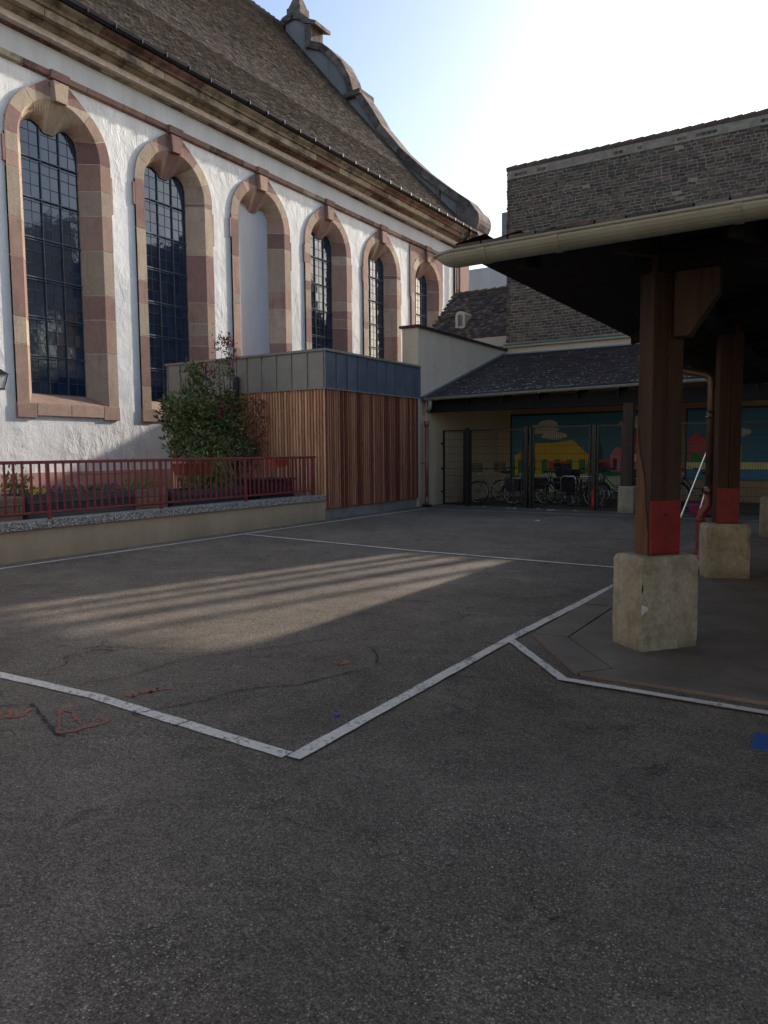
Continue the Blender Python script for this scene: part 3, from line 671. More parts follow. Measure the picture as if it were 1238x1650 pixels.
# roof: flared profile, tiled
prof = [(-15.26, 11.60), (-18.36, 14.72), (-22.44, 19.32), (-26.6, 24.12)]
mb = MB()
for (xa, za), (xb, zb) in zip(prof, prof[1:]):
    mb.quad((xa, -2, za), (xa, 32.95, za), (xb, 32.95, zb), (xb, -2, zb))
mb.quad((-26.6, -2, 24.12), (-26.6, 32.95, 24.12), (-37.9, 32.95, 11.6), (-37.9, -2, 11.6))
mb.poly([(x, -2, z) for x, z in prof] + [(-37.9, -2, 11.6)])
RF = mb.build('roof', 'tiles', CH)
def tile_field(name, prof, y0, y1, exp_, wd, mat, parent, seed, th=0.022, lift=0.03, ymask=None):
    """courses of flat tiles laid up a profile of (x,z) points; each tile is a slightly tipped slab"""
    r3 = random.Random(seed); m = MB(); segs = []; tot = 0
    for (xa, za), (xb, zb) in zip(prof, prof[1:]):
        l = math.hypot(xb - xa, zb - za); segs.append((tot, l, xa, za, xb, zb)); tot += l
    def at(s):
        for t0, l, xa, za, xb, zb in segs:
            if s <= t0 + l or (t0, l) == segs[-1][:2]:
                k = (s - t0) / l; dx, dz = (xb - xa) / l, (zb - za) / l; return xa + (xb - xa) * k, za + (zb - za) * k, dx, dz
    s = -0.04; row = 0
    while s < tot - 0.02:
        xa, za, dx, dz = at(max(0, s)); nx, nz = (-dz, dx) if dx > 0 else (dz, -dx)
        if nz < 0: nx, nz = -nx, -nz
        x0, z0 = xa + dx * min(0, s), za + dz * min(0, s)
        x1, z1 = x0 + dx * (exp_ * 1.25), z0 + dz * (exp_ * 1.25)
        y = y0 - (wd / 2 if row % 2 else 0)
        while y < y1:
            a, b = max(y, y0) + 0.004, min(y + wd, y1) - 0.003
            if b - a > 0.02:
                l1, l2, off = lift + r3.gauss(0, 0.003), lift + r3.gauss(0, 0.003), r3.gauss(0, 0.004)
                t = r3.random()
                A = (x0 + nx * l1 - dx * off, a, z0 + nz * l1 - dz * off); B = (x0 + nx * l2 - dx * off, b, z0 + nz * l2 - dz * off)
                m.quad(A, B, (x1 + nx * 0.006, b, z1 + nz * 0.006), (x1 + nx * 0.006, a, z1 + nz * 0.006), t)
                m.quad((A[0] - nx * th, a, A[2] - nz * th), (B[0] - nx * th, b, B[2] - nz * th), B, A, t)
            y += wd
        s += exp_; row += 1
    return m.build(name, mat, parent, kind='stuff')
tile_field('roof_tiles', prof, 6.0, 32.2, 0.165, 0.18, 'tiles', RF, 11, th=0.03, lift=0.042)
rt = random.Random(3)
ridge = MB()
y = 5
while y < 32.4:
    ridge.tube([(-26.6, y, 24.12 + rt.gauss(0, 0.01)), (-26.6, y + 0.40, 24.15 + rt.gauss(0, 0.01))], [0.15, 0.17], 8); y += 0.38
ridge.build('ridge_tiles', 'tiles', RF, kind='stuff')
# baroque gable with swept stone coping
GP = [(-26.83, 24.14), (-26.41, 24.45), (-25.76, 24.55), (-25.19, 24.3), (-24.8, 23.95), (-24.62, 23.7), (-24.62, 22.75), (-23.91, 22.44), (-23.47, 22.07), (-22.72, 21.28), (-22.24, 20.41), (-22.0, 19.57), (-21.61, 19.52), (-20.92, 18.53), (-20.41, 17.68), (-19.25, 16.24), (-17.99, 15.02), (-16.64, 13.9), (-15.58, 13.1), (-15.15, 12.5), (-15.12, 11.5)]
GB = [(-27.2, 23.2)] + GP + [(-16.2, 11.3), (-16.6, 11.3)]
mb = MB(); N_ = len(GP)
for (xa, za), (xb, zb) in zip(GP, GP[1:]):
    lo = lambda x: 11.3
    for yy, o in ((32.35, 1), (33.05, -1)):
        q = [(xa, yy, 11.3), (xb, yy, 11.3), (xb, yy, zb), (xa, yy, za)]; mb.quad(*(q if o > 0 else q[::-1]))
    mb.quad((xa, 32.35, za), (xb, 32.35, zb), (xb, 33.05, zb), (xa, 33.05, za))
mirror = [(-26.0 * 2 - x - 1.2, z) for x, z in GP[::-1]]
for (xa, za), (xb, zb) in zip(mirror, mirror[1:]):
    for yy in (32.35, 33.05): mb.quad((xa, yy, 11.3), (xb, yy, 11.3), (xb, yy, zb), (xa, yy, za))
    mb.quad((xa, 32.35, za), (xb, 32.35, zb), (xb, 33.05, zb), (xa, 33.05, za))
GW = mb.build('gable', 'gable', CH)
def coping_run(P, w=0.14, t=0.30, y0=32.18, y1=33.2):
    for (xa, za), (xb, zb) in zip(P, P[1:]):
        d = Vector((xb - xa, 0, zb - za)); l = d.length; d.normalize(); nn = Vector((-d.z, 0, d.x))
        if nn.z < 0 or (abs(nn.z) < 0.05 and nn.x < 0): nn = -nn
        a = Vector((xa, 0, za)) + d * 0.004 - d * 0.03 * 0; b = Vector((xb, 0, zb)) - d * 0.004
        pts = [a - nn * t, b - nn * t, b + nn * w * 0.3, a + nn * w * 0.3]
        MB().prism([(p.x, y0, p.z) for p in pts], (0, y1 - y0, 0)).build('coping_stone', 'cop_stone', GW, bevel=0.01)
coping_run(GP[:5]); coping_run(GP[6:12]); coping_run(GP[12:20])
MB().box(-24.95, -24.55, 32.15, 33.2, 22.5, 23.75).build('coping_stone', 'cop_stone', GW)
MB().prism([(-24.95, 32.05, 23.72), (-24.15, 32.05, 23.42), (-24.15, 32.05, 23.60), (-24.95, 32.05, 23.98)], (0, 1.3, 0)).build('coping_stone', 'cop_stone', GW)
MB().prism([(-22.5, 32.08, 19.30), (-21.5, 32.08, 19.36), (-21.5, 32.08, 19.62), (-22.5, 32.08, 19.56)], (0, 1.3, 0)).build('coping_stone', 'cop_stone', GW)
MB().box(-17.3, -17.1, 32.17, 32.36, 12.6, 14.1).build('coping_stone', 'cop_stone', GW); MB().box(-16.2, -15.6, 32.17, 32.36, 11.8, 13.1).build('coping_stone', 'cop_stone', GW)
m = MB(); m.tube([(-15.55, 32.0, 12.15), (-15.55, 33.35, 12.15)], 0.62, 20); m.build('scroll_stone', 'cop_stone', GW, smooth=False)
# pinnacle
m = MB(); m.box(-26.25, -25.35, 32.3, 33.1, 24.35, 24.9); m.hexa([(-26.2, 32.35, 24.9), (-25.4, 32.35, 24.9), (-25.4, 33.05, 24.9), (-26.2, 33.05, 24.9), (-25.97, 32.55, 25.5), (-25.6, 32.55, 25.5), (-25.6, 32.85, 25.5), (-25.97, 32.85, 25.5)])
m.box(-25.95, -25.63, 32.55, 32.85, 25.5, 27.6); m.box(-26.5, -25.0, 32.64, 32.76, 26.15, 26.32); m.build('pinnacle', 'cop_stone', GW, bevel=0.02)
# corner pilaster of stones with downpipe
z = 0; k = 0; rs = random.Random(9)
PL = MB().box(XW - 0.3, XW + 0.05, 31.95, 33.2, 0, 10.98).build('corner_pilaster', 'mortar', CH)
while z < 10.95:
    h = rs.uniform(0.4, 0.85); z2 = min(z + h, 10.97)
    MB().box(XW - 0.02, XW + 0.10, 32.08, 33.22, z + 0.005, z2 - 0.005).build('stone', rs.choice(('mauve', 'pink', 'pink', 'cream')), PL, bevel=0.008); z = z2
MB().box(XW, XW + 0.16, 32.3, 33.25, 2, 10.97).build('pilaster_face', 'mauve', PL)
m = MB(); m.tube([(XW + 0.95, 31.75, 11.6), (XW + 0.90, 31.75, 11.42), (XW + 0.22, 31.72, 10.75), (XW + 0.14, 31.72, 10.5), (XW + 0.14, 31.72, 0.2)], 0.06, 10)
m.build('downpipe', 'gutter_dk', CH, smooth=True)
KC = 1.064; EYE_P = Vector((0, 0, 1.55))
CH.location = EYE_P + (Vector(CH.location) - EYE_P) * KC; CH.scale = (KC, KC, KC)
XW = XW * KC
# lantern on the church wall
LN = thing('wall_lantern', 'black wall lantern with milky panes at the left edge on the church wall', 'lantern', (-16.9, 9.95, 3.2))
mb = MB(); x, y, z = -16.88, 9.97, 3.07
mb.hexa([(x - 0.09, y - 0.09, z + 0.02), (x + 0.09, y - 0.09, z + 0.02), (x + 0.09, y + 0.09, z + 0.02), (x - 0.09, y + 0.09, z + 0.02), (x - 0.15, y - 0.15, z + 0.32), (x + 0.15, y - 0.15, z + 0.32), (x + 0.15, y + 0.15, z + 0.32), (x - 0.15, y + 0.15, z + 0.32)])
mb.build('pane', 'lampglass', LN)
fr = MB()
for sx in (-1, 1):
    for sy in (-1, 1): fr.tube([(x + sx * 0.095, y + sy * 0.095, z), (x + sx * 0.155, y + sy * 0.155, z + 0.34)], 0.01, 5)
fr.box(x - 0.11, x + 0.11, y - 0.11, y + 0.11, z - 0.02, z + 0.015)
fr.hexa([(x - 0.18, y - 0.18, z + 0.335), (x + 0.18, y - 0.18, z + 0.335), (x + 0.18, y + 0.18, z + 0.335), (x - 0.18, y + 0.18, z + 0.335), (x - 0.05, y - 0.05, z + 0.46), (x + 0.05, y - 0.05, z + 0.46), (x + 0.05, y + 0.05, z + 0.46), (x - 0.05, y + 0.05, z + 0.46)])
fr.tube([(x, y, z + 0.46), (x, y, z + 0.55)], 0.02, 6)
fr.build('frame', 'metal_dk', LN)
MB().tube([(XW, y, z + 0.1), (XW + 0.12, y, z - 0.02), (x, y, z - 0.06), (x, y, z)], 0.013, 6).build('bracket', 'metal_dk', LN)

# ---------------------------------------------------------------- terrace, retaining wall, railing
MB().box(XW, -10.42, -14, 13.58, 0.0, 0.30).build('terrace', 'pave', kind='structure')
RW = thing('retaining_wall', 'low ochre rendered wall with grey washed-aggregate coping under the red railing', 'low wall', (-10.3, 6, 0))
MB().box(-10.42, -10.15, -9.5, 13.56, 0, 0.45).build('wall', 'ochre', RW)
y = -9.4
for l in (2.3, 2.3, 2.3, 2.3, 2.3, 2.3, 2.3, 2.3, 2.3, 2.3):
    y2 = min(y + l, 13.53)
    MB().box(-10.46, -10.10, y + 0.004, y2 - 0.004, 0.452, 0.575).build('coping_slab', 'aggregate', RW, bevel=0.006)
    y = y2
    if y > 13.5: break
RLG = thing('metal_railing', 'dark red metal railing with upright bars along the low wall', 'railing', (-10.2, 6, 0.57))
MB().box(-10.225, -10.175, -9.4, 13.27, 1.405, 1.455).build('top_rail', 'rail', RLG, bevel=0.006)
MB().box(-10.215, -10.185, -9.4, 13.2, 0.67, 0.70).build('bottom_rail', 'rail', RLG, bevel=0.003)
bal = MB().box(-0.011, 0.011, -0.014, 0.014, 0, 0.72).mesh('baluster', 'rail')
pst = MB().box(-0.02, 0.02, -0.024, 0.024, 0, 0.85).mesh('post', 'rail')
posts_y = [6.72 + 2.14 * k for k in range(-7, 3)] + [13.16]
posts_y = [p for p in posts_y]
yy = 6.72 - 0.1335 * 60
for k in range(0, 110):
    yk = 6.72 + 0.1335 * (k - 62)
    if yk > 13.1 or yk < -9.2: continue
    if min(abs(yk - p) for p in posts_y) < 0.05: continue
    put('baluster', bal, RLG, (-10.2, yk + rnd.gauss(0, 0.003), 0.69))
for p in posts_y:
    if p > -9.3: put('post', pst, RLG, (-10.2, p, 0.57))
# planters of stacked planks
def planter(x0, x1, y0, y1, z0, z1, mat, label, group='wooden planters on the terrace'):
    t = thing('planter', label, 'planter', ((x0 + x1) / 2, (y0 + y1) / 2, z0), group)
    n = 4; h = (z1 - z0) / n
    for k in range(n):
        a, b = z0 + k * h + 0.004, z0 + (k + 1) * h - 0.006
        for xx in (x0, x1):
            MB().box(xx - 0.02, xx + 0.02, y0 - (0.03 if k % 2 else -0.02), y1 + (0.03 if k % 2 else -0.02), a, b).build('plank', mat, t, bevel=0.004)
        for y_ in (y0, y1):
            MB().box(x0 - (0.04 if not k % 2 else -0.025), x1 + (0.04 if not k % 2 else -0.025), y_ - 0.018, y_ + 0.018, a, b).build('plank', mat, t, bevel=0.004)
    MB().box(x0 + 0.02, x1 - 0.02, y0 + 0.02, y1 - 0.02, z0, z1 - 0.05).build('soil', 'soil', t)
    return t
planter(-11.65, -10.95, 4.6, 6.72, 0.30, 0.90, 'plank_br', 'light brown plank planter at the left end, left of the grey one with violets')
planter(-11.60, -10.90, 6.85, 8.80, 0.30, 0.92, 'plank_gr', 'dark grey plank planter with violet flowers behind the red railing')
planter(-11.60, -10.95, 8.93, 9.62, 0.30, 0.90, 'plank_br', 'small light brown plank planter between the two dark grey planters')
planter(-11.60, -10.90, 9.75, 11.75, 0.30, 0.84, 'plank_gr', 'dark grey plank planter under the big evergreen shrub')

def leaves(n, centre, rad, size, seed, shape=None, up=0.3, narrow=0.42):
    r4 = random.Random(seed); m = MB(); c = Vector(centre)
    for _ in range(n):
        if shape: p, nd = shape(r4)
        else:
            d = Vector((r4.gauss(0, 1), r4.gauss(0, 1), r4.gauss(0, 1))).normalized(); q = r4.random() ** 0.4
            p = c + Vector((d.x * rad[0], d.y * rad[1], d.z * rad[2])) * q; nd = d
        a = (nd * 0.8 + Vector((r4.gauss(0, .6), r4.gauss(0, .6), r4.gauss(0, .6) + up))).normalized()
        b = a.cross(Vector((r4.gauss(0, 1), r4.gauss(0, 1), r4.gauss(0, 1)))).normalized()
        s = size * r4.uniform(0.6, 1.3); k = a.cross(b) * s * 0.12
        m.poly([p, p + a * s * 0.5 + b * s * narrow / 2 + k, p + a * s, p + a * s * 0.5 - b * s * narrow / 2 + k], r4.random())
    return m
def clumps(spec, per, size, seed, crad=0.16, **kw):
    """spec: list of (centre, radii, clump count); leaves gather in small clumps spread through each lobe"""
    r5 = random.Random(seed); M_ = MB()
    for (c, rad, cnt) in spec:
        for _ in range(cnt):
            d = Vector((r5.gauss(0, 1), r5.gauss(0, 1), r5.gauss(0, 1))).normalized(); q = r5.random() ** 0.33
            cc = (c[0] + d.x * rad[0] * q, c[1] + d.y * rad[1] * q, c[2] + d.z * rad[2] * q)
            m = leaves(per, cc, (crad, crad, crad * 0.8), size, r5.random(), **kw)
            tb = r5.random()
            o = len(M_.v); M_.v += m.v; M_.f += [tuple(i + o for i in f) for f in m.f]; M_.t += [min(0.999, max(0, 0.55 * tb + 0.45 * t)) for t in m.t]
    return M_
def stems(mb, base, tips, r0, r1, seed):
    r6 = random.Random(seed); b = Vector(base)
    for t in tips:
        t = Vector(t); pts = []
        for k in range(5):
            u = k / 4; p = b.lerp(t, u) + Vector((r6.gauss(0, .03), r6.gauss(0, .03), 0)) * (1 if 0 < k < 4 else 0); pts.append(p)
        mb.tube(pts, [r0 + (r1 - r0) * k / 4 for k in range(5)], 6)
# small planting in the planters
def patch_plant(name, label, cat, x0, x1, y0, y1, z, n, size, mat, seed, h=0.12, flower=None, nf=0):
    r7 = random.Random(seed); m = MB()
    def shp(r): return Vector((r.uniform(x0, x1), r.uniform(y0, y1), z + abs(r.gauss(0, h * 0.6)))), Vector((0, 0, 1))
    t = thing(name, label, cat, ((x0 + x1) / 2, (y0 + y1) / 2, z))
    leaves(n, (0, 0, 0), (1, 1, 1), size, seed, shape=shp, up=0.6).build('foliage', mat, t)
    if flower:
        f = MB()
        for _ in range(nf):
            px_, py_, pz_ = r7.uniform(x0 + 0.3, x1), r7.uniform(y0, y1), z + h + r7.uniform(0, 0.07)
            for k in range(5):
                a = 2 * math.pi * k / 5; f.poly([(px_, py_, pz_), (px_ + 0.006, py_ + 0.022 * math.cos(a), pz_ + 0.022 * math.sin(a)), (px_ + 0.008, py_ + 0.022 * math.cos(a + 0.9), pz_ + 0.022 * math.sin(a + 0.9))])
        f.build('flowers', flower, t)
    return t
patch_plant('violet_plants', 'low violets flowering dark purple in the grey planter', 'flowers', -11.5, -10.95, 7.2, 8.7, 0.88, 420, 0.07, 'leaf', 21, 0.07, 'violet', 60)
patch_plant('primrose_plants', 'pale yellow primroses at the left end of the grey planter', 'flowers', -11.3, -10.93, 6.9, 7.2, 0.88, 120, 0.07, 'leaf_b', 22, 0.05, 'yellow_fl', 40)
patch_plant('rosemary_bush', 'small grey-green bushy plant beside the primroses', 'plant', -11.5, -11.1, 6.7, 7.1, 0.9, 260, 0.08, 'leaf', 23, 0.30)
patch_plant('herb_plants', 'small green herbs in the light brown planter', 'plants', -11.5, -11.0, 9.0, 9.55, 0.88, 200, 0.07, 'leaf_b', 24, 0.10)
patch_plant('leafy_vegetables', 'dense bright green leafy plants behind the railing under the shrub', 'plants', -11.5, -10.95, 10.4, 11.5, 0.82, 1500, 0.10, 'leaf_b', 25, 0.42)
# the big evergreen shrub and its red-tipped neighbour
SH = thing('evergreen_shrub', 'large dark green bushy shrub in front of the wooden annex', 'shrub', (-12.9, 12.3, 0.3))
s_ = MB(); stems(s_, (-12.9, 12.4, 0.3), [(-12.6, 11.6, 2.2), (-13.1, 12.2, 3.2), (-12.5, 12.9, 2.6), (-13.0, 13.0, 2.0), (-12.7, 12.4, 3.5), (-12.4, 11.4, 1.6)], 0.04, 0.01, 2)
s_.build('stem', 'twig', SH)
lobes = [((-12.6, 11.55, 2.35), (0.45, 0.42, 0.45), 62), ((-12.85, 12.2, 2.45), (0.6, 0.6, 0.62), 120), ((-12.8, 12.2, 3.0), (0.26, 0.26, 0.4), 26), ((-12.7, 12.1, 3.4), (0.13, 0.16, 0.14), 9),
         ((-12.6, 12.9, 2.3), (0.55, 0.5, 0.55), 96), ((-12.5, 12.2, 1.7), (0.6, 0.85, 0.55), 130), ((-12.4, 11.4, 1.85), (0.35, 0.3, 0.4), 26), ((-12.4, 13.1, 1.5), (0.4, 0.45, 0.5), 60), ((-12.2, 12.4, 1.1), (0.5, 0.8, 0.5), 60)]
clumps(lobes, 16, 0.12, 31, 0.16).build('foliage', 'leaf', SH)
clumps([((-12.0, 12.1, 1.65), (0.22, 0.6, 0.3), 28), ((-12.0, 12.8, 1.5), (0.25, 0.35, 0.25), 16), ((-12.15, 11.7, 2.6), (0.2, 0.3, 0.15), 8), ((-12.2, 13.0, 2.7), (0.2, 0.3, 0.15), 6)], 14, 0.11, 32, 0.12).build('young_foliage', 'leaf_y', SH)
RS = thing('red_tipped_shrub', 'tall thin shrub with red young leaves rising above the zinc band', 'shrub', (-12.4, 13.0, 0.3))
s_ = MB(); stems(s_, (-12.4, 12.95, 0.3), [(-12.45, 12.95, 4.25), (-12.45, 12.7, 4.0), (-12.4, 13.15, 4.0), (-12.5, 12.35, 3.35), (-11.9, 13.3, 2.6), (-11.8, 13.42, 2.1), (-11.9, 13.2, 1.6)], 0.022, 0.005, 5); s_.build('stem', 'twig', RS)
clumps([((-12.45, 12.98, 4.12), (0.1, 0.25, 0.2), 14), ((-12.5, 12.4, 3.38), (0.08, 0.2, 0.1), 5), ((-12.45, 13.05, 3.75), (0.08, 0.15, 0.12), 4), ((-11.9, 13.25, 2.35), (0.2, 0.25, 0.5), 22), ((-11.85, 13.3, 1.7), (0.2, 0.25, 0.4), 12), ((-12.2, 12.6, 2.5), (0.2, 0.5, 0.3), 7)], 9, 0.10, 41, 0.10, narrow=0.34).build('red_leaves', 'leaf_r', RS)
clumps([((-12.45, 12.95, 3.3), (0.09, 0.13, 0.75), 26), ((-12.5, 12.55, 3.2), (0.1, 0.2, 0.5), 14), ((-12.0, 13.2, 1.9), (0.2, 0.25, 0.7), 18), ((-12.45, 12.7, 4.0), (0.08, 0.18, 0.2), 7)], 9, 0.10, 42, 0.10, narrow=0.34).build('foliage', 'leaf', RS)
# potted shrub in a box hung on the railing, orange box
PT = thing('hanging_planter', 'terracotta coloured planter box hung on the railing left of the shrub', 'planter box', (-10.32, 9.7, 1.2))
MB().hexa([(-10.46, 9.42, 1.14), (-10.26, 9.42, 1.14), (-10.26, 10.12, 1.14), (-10.46, 10.12, 1.14), (-10.50, 9.36, 1.36), (-10.23, 9.36, 1.36), (-10.23, 10.18, 1.36), (-10.50, 10.18, 1.36)]).build('box', 'terracotta', PT, bevel=0.008)
MB().tube([(-10.26, 9.55, 1.36), (-10.2, 9.55, 1.47), (-10.16, 9.55, 1.40)], 0.006, 5).tube([(-10.26, 10.0, 1.36), (-10.2, 10.0, 1.47), (-10.16, 10.0, 1.40)], 0.006, 5).build('hook', 'metal_dk', PT)
SS = thing('small_shrub', 'small dark leafy shrub growing in the terracotta coloured box', 'shrub', (-10.38, 9.75, 1.36))
stm = MB(); stems(stm, (-10.38, 9.75, 1.33), [(-10.4, 9.6, 1.6), (-10.4, 9.9, 1.62), (-10.35, 9.75, 1.65)], 0.01, 0.004, 8); stm.build('stem', 'twig', SS)
clumps([((-10.4, 9.76, 1.48), (0.1, 0.27, 0.13), 22)], 10, 0.05, 44, 0.05).build('foliage', 'leaf', SS)
clumps([((-10.36, 9.85, 1.42), (0.1, 0.25, 0.05), 6)], 8, 0.05, 45, 0.05).build('red_leaves', 'leaf_r', SS)
OB = thing('orange_planter', 'small bright orange planter box hung on the railing near its right end', 'planter box', (-10.3, 12.6, 1.2))
MB().hexa([(-10.40, 11.95, 1.23), (-10.28, 11.95, 1.23), (-10.28, 12.35, 1.23), (-10.40, 12.35, 1.23), (-10.43, 11.92, 1.39), (-10.25, 11.92, 1.39), (-10.25, 12.38, 1.39), (-10.43, 12.38, 1.39)]).build('box', 'orangebox', OB, bevel=0.008)
MB().tube([(-10.28, 12.05, 1.39), (-10.2, 12.05, 1.47), (-10.16, 12.05, 1.41)], 0.006, 5).build('hook', 'metal_dk', OB)
CB = thing('compost_bin', 'black slatted compost bin behind the right end of the red railing', 'compost bin', (-11.0, 12.7, 0.3))
for k in range(4): MB().box(-11.4, -10.6, 11.9, 13.0, 0.31 + k * 0.155, 0.455 + k * 0.155).build('panel', 'blackbox', CB, bevel=0.006)
MB().box(-11.44, -10.56, 11.86, 13.04, 0.935, 0.975).build('lid', 'blackbox', CB, bevel=0.01)
WR = thing('wire_rack', 'thin empty wire flower-box rack hung behind the railing at the left', 'wire rack', (-10.3, 8.0, 1.2))
w = MB()
for yv in (7.35, 7.5, 7.85, 8.2, 8.35): w.tube([(-10.23, yv, 1.47), (-10.30, yv, 1.46), (-10.30, yv, 1.22), (-10.42, yv, 1.22)], 0.004, 4)
w.tube([(-10.30, 7.35, 1.22), (-10.30, 8.35, 1.22)], 0.004, 4).tube([(-10.42, 7.35, 1.22), (-10.42, 8.35, 1.22)], 0.004, 4); w.build('frame', 'metal_dk', WR)

# ---------------------------------------------------------------- wood and zinc annex
AX = thing('annex', 'small flat-roofed annex clad in vertical larch slats under a zinc band', 'annex', (-12.6, 15.7, 0))
X1, X0, Y0, Y1 = -10.15, -15.2, 13.6, 17.88
MB().box(X0 + 0.06, X1 - 0.06, Y0 + 0.06, Y1 - 0.01, 0.25, 3.84).build('wall', 'dark', AX)
MB().box(X0 + 0.1, X1 - 0.09, Y0 + 0.10, Y1, 0.0, 0.249).build('plinth', 'plinthc', AX)
n = 58
slatL = MB().box(-0.028, 0.028, -0.024, 0.024, 0, 2.73).mesh('slat', 'larch_l'); slatR = MB().box(-0.024, 0.024, -0.026, 0.026, 0, 2.73).mesh('slat', 'larch_r')
k = 0; x = X1 - 0.03
while x > X0 + 0.03:
    put('slat', slatL, AX, (x, Y0 + 0.024 + rnd.uniform(-0.003, 0.003), 0.255), scale=(rnd.uniform(0.85, 1.05), 1, 1)); x -= 0.087
y = Y0 + 0.03
while y < Y1 - 0.02:
    put('slat', slatR, AX, (X1 - 0.024 + rnd.uniform(-0.003, 0.003), y, 0.255), scale=(1, rnd.uniform(0.85, 1.05), 1)); y += 0.087
xs = [X0 + 0.0 + (X1 - X0) * k / 11 for k in range(12)]
for a, b in zip(xs, xs[1:]): MB().box(a + 0.012, b - 0.012, Y0 - 0.035, Y0 + 0.05, 2.995, 3.80).build('zinc_panel', 'zinc_l', AX)
for a in xs: MB().box(a - 0.010, a + 0.010, Y0 - 0.065, Y0 - 0.0, 2.99, 3.80).build('zinc_seam', 'zinc_l', AX)
ys = [Y0 - 0.035 + (Y1 - Y0 + 0.03) * k / 10 for k in range(11)]
for a, b in zip(ys, ys[1:]): MB().box(X1 - 0.05, X1 + 0.035, a + 0.012, b - 0.012, 2.995, 3.80).build('zinc_panel', 'zinc_r', AX)
for a in ys: MB().box(X1 - 0.0, X1 + 0.065, a - 0.010, a + 0.010, 2.99, 3.80).build('zinc_seam', 'zinc_r', AX)
MB().box(X0 - 0.06, X1 + 0.085, Y0 - 0.085, Y0 + 0.2, 3.802, 3.86).box(X1 - 0.2, X1 + 0.085, Y0 + 0.2, Y1, 3.802, 3.86).build('roof_edge', 'zinc_l', AX, bevel=0.006)
MB().box(X0, X1 - 0.2, Y0 + 0.2, Y1, 3.80, 3.82).build('roof', 'dark', AX)
MB().box(X0 - 0.03, X1 + 0.045, Y0 - 0.05, Y0 - 0.0, 2.965, 2.993).box(X1, X1 + 0.045, Y0, Y1, 2.965, 2.993).build('drip_edge', 'zinc_l', AX)
MB().tube([(-12.75, 13.5, 2.6), (-12.75, 13.5, 3.38)], 0.055, 10).build('vent_pipe', 'gutter_dk', AX, smooth=True)

# ---------------------------------------------------------------- yard end: parapet wall, open shed with mural
PW = thing('parapet_wall', 'tall grey rendered wall with dark coping between annex and open shed', 'wall', (-10.4, 20, 0))
MB().box(-10.64, -10.17, 17.90, 24.0, 0, 4.90).build('wall', 'grey_render', PW)
MB().box(-10.66, -10.16, 17.875, 17.898, 3.9, 4.90).build('end_face', 'cream_render', PW)
MB().box(-10.72, -10.09, 17.80, 24.0, 4.902, 4.97).build('coping', 'gutter_dk', PW, bevel=0.005)
SD = thing('open_shed', 'low open-fronted shed with dark shingle roof across the end of the yard', 'shed', (-6, 20, 0))
XR = 6.0
MB().box(-10.168, XR, 23.3, 23.6, 0, 4.5).build('rear_wall', 'tan_render', SD)
MB().box(-10.168, -10.12, 18.3, 23.3, 0, 2.95).build('side_wall', 'cream_render', SD)
MB().box(-10.12, XR, 18.3, 23.3, 0.001, 0.012).build('floor', 'concrete', SD)
MB().box(-9.66 - 0.5, -9.70, 23.25, 23.3, 0.0, 2.9).build('pier', 'cream_render', SD)
# roof slab and shingles
def zr(y, x): return 3.02 + 0.018 * (x + 10.15) + (y - 18.16) * (4.72 - 3.02 - 0.018 * (x + 10.15)) / (23.6 - 18.16)
mb = MB(); mb.hexa([(-10.16, 18.16, zr(18.16, -10.16) - 0.1), (XR, 18.16, zr(18.16, XR) - 0.1), (XR, 23.62, 4.62), (-10.16, 23.62, 4.62), (-10.16, 18.16, zr(18.16, -10.16)), (XR, 18.16, zr(18.16, XR)), (XR, 23.62, 4.72), (-10.16, 23.62, 4.72)])
SR = mb.build('roof', 'dark', SD)
m = MB(); r8 = random.Random(12); row = 0; y = 18.10
while y < 23.6:
    x = -10.14 - (0.16 if row % 2 else 0)
    while x < XR:
        a, b = max(-10.14, x) + 0.004, min(x + 0.33, XR) - 0.004
        if b > a:
            l = 0.018 + r8.gauss(0, 0.003); t = r8.random()
            A = (a, y, zr(y, a) + l); B = (b, y, zr(y, b) + l); y2 = min(y + 0.2, 23.63)
            m.quad(A, B, (b, y2, zr(y2, b) + 0.004), (a, y2, zr(y2, a) + 0.004), t); m.quad((a, y, zr(y, a)), (b, y, zr(y, b)), B, A, t)
        x += 0.33
    y += 0.16; row += 1
m.build('shingles', 'shingle', SR, kind='stuff')
m = MB()
for _ in range(520):       # pale debris and lichen flakes caught on the shingles, thicker towards the gutter
    u = r8.random() ** 2.2; y = 18.2 + u * 5.2; x = r8.uniform(-10.0, -1.5) if r8.random() < 0.75 else r8.uniform(-9.5, -5.0)
    s = r8.uniform(0.012, 0.045); z = zr(y, x) + 0.024
    m.poly([(x, y, z), (x + s * 1.6, y + s * 0.2, z + 0.004), (x + s * 1.3, y + s, z + s * 0.35), (x - s * 0.2, y + s * 0.7, z + s * 0.25)])
m.build('moss_flakes', 'litter', SR, kind='stuff')
MB().prism([(-10.15, 18.0, 3.03), (-10.15, 23.62, 4.79), (-10.15, 23.62, 4.70), (-10.15, 18.0, 2.94)], (0.10, 0, 0)).build('flashing', 'zinc_r', SD)
MB().box(-10.15, XR, 23.5, 23.64, 4.725, 4.765).build('ridge_flashing', 'zinc_r', SD)
g = MB(); halfround(g, (-10.12, 18.08, 2.985), (XR, 18.08, 3.25), 0.065); SG = g.build('gutter', 'gutter', SD)
cl = MB().box(-0.01, 0.01, -0.073, 0.073, -0.072, 0.012).mesh('gutter_bracket', 'gutter')
for k in range(14): put('gutter_bracket', cl, SG, (-9.7 + k * 0.98, 18.08, 2.985 + 0.0164 * (0.4 + k * 0.98)))
MB().box(-10.1, XR, 18.35, 18.6, 2.62, 2.95).build('beam', 'beam', SD)
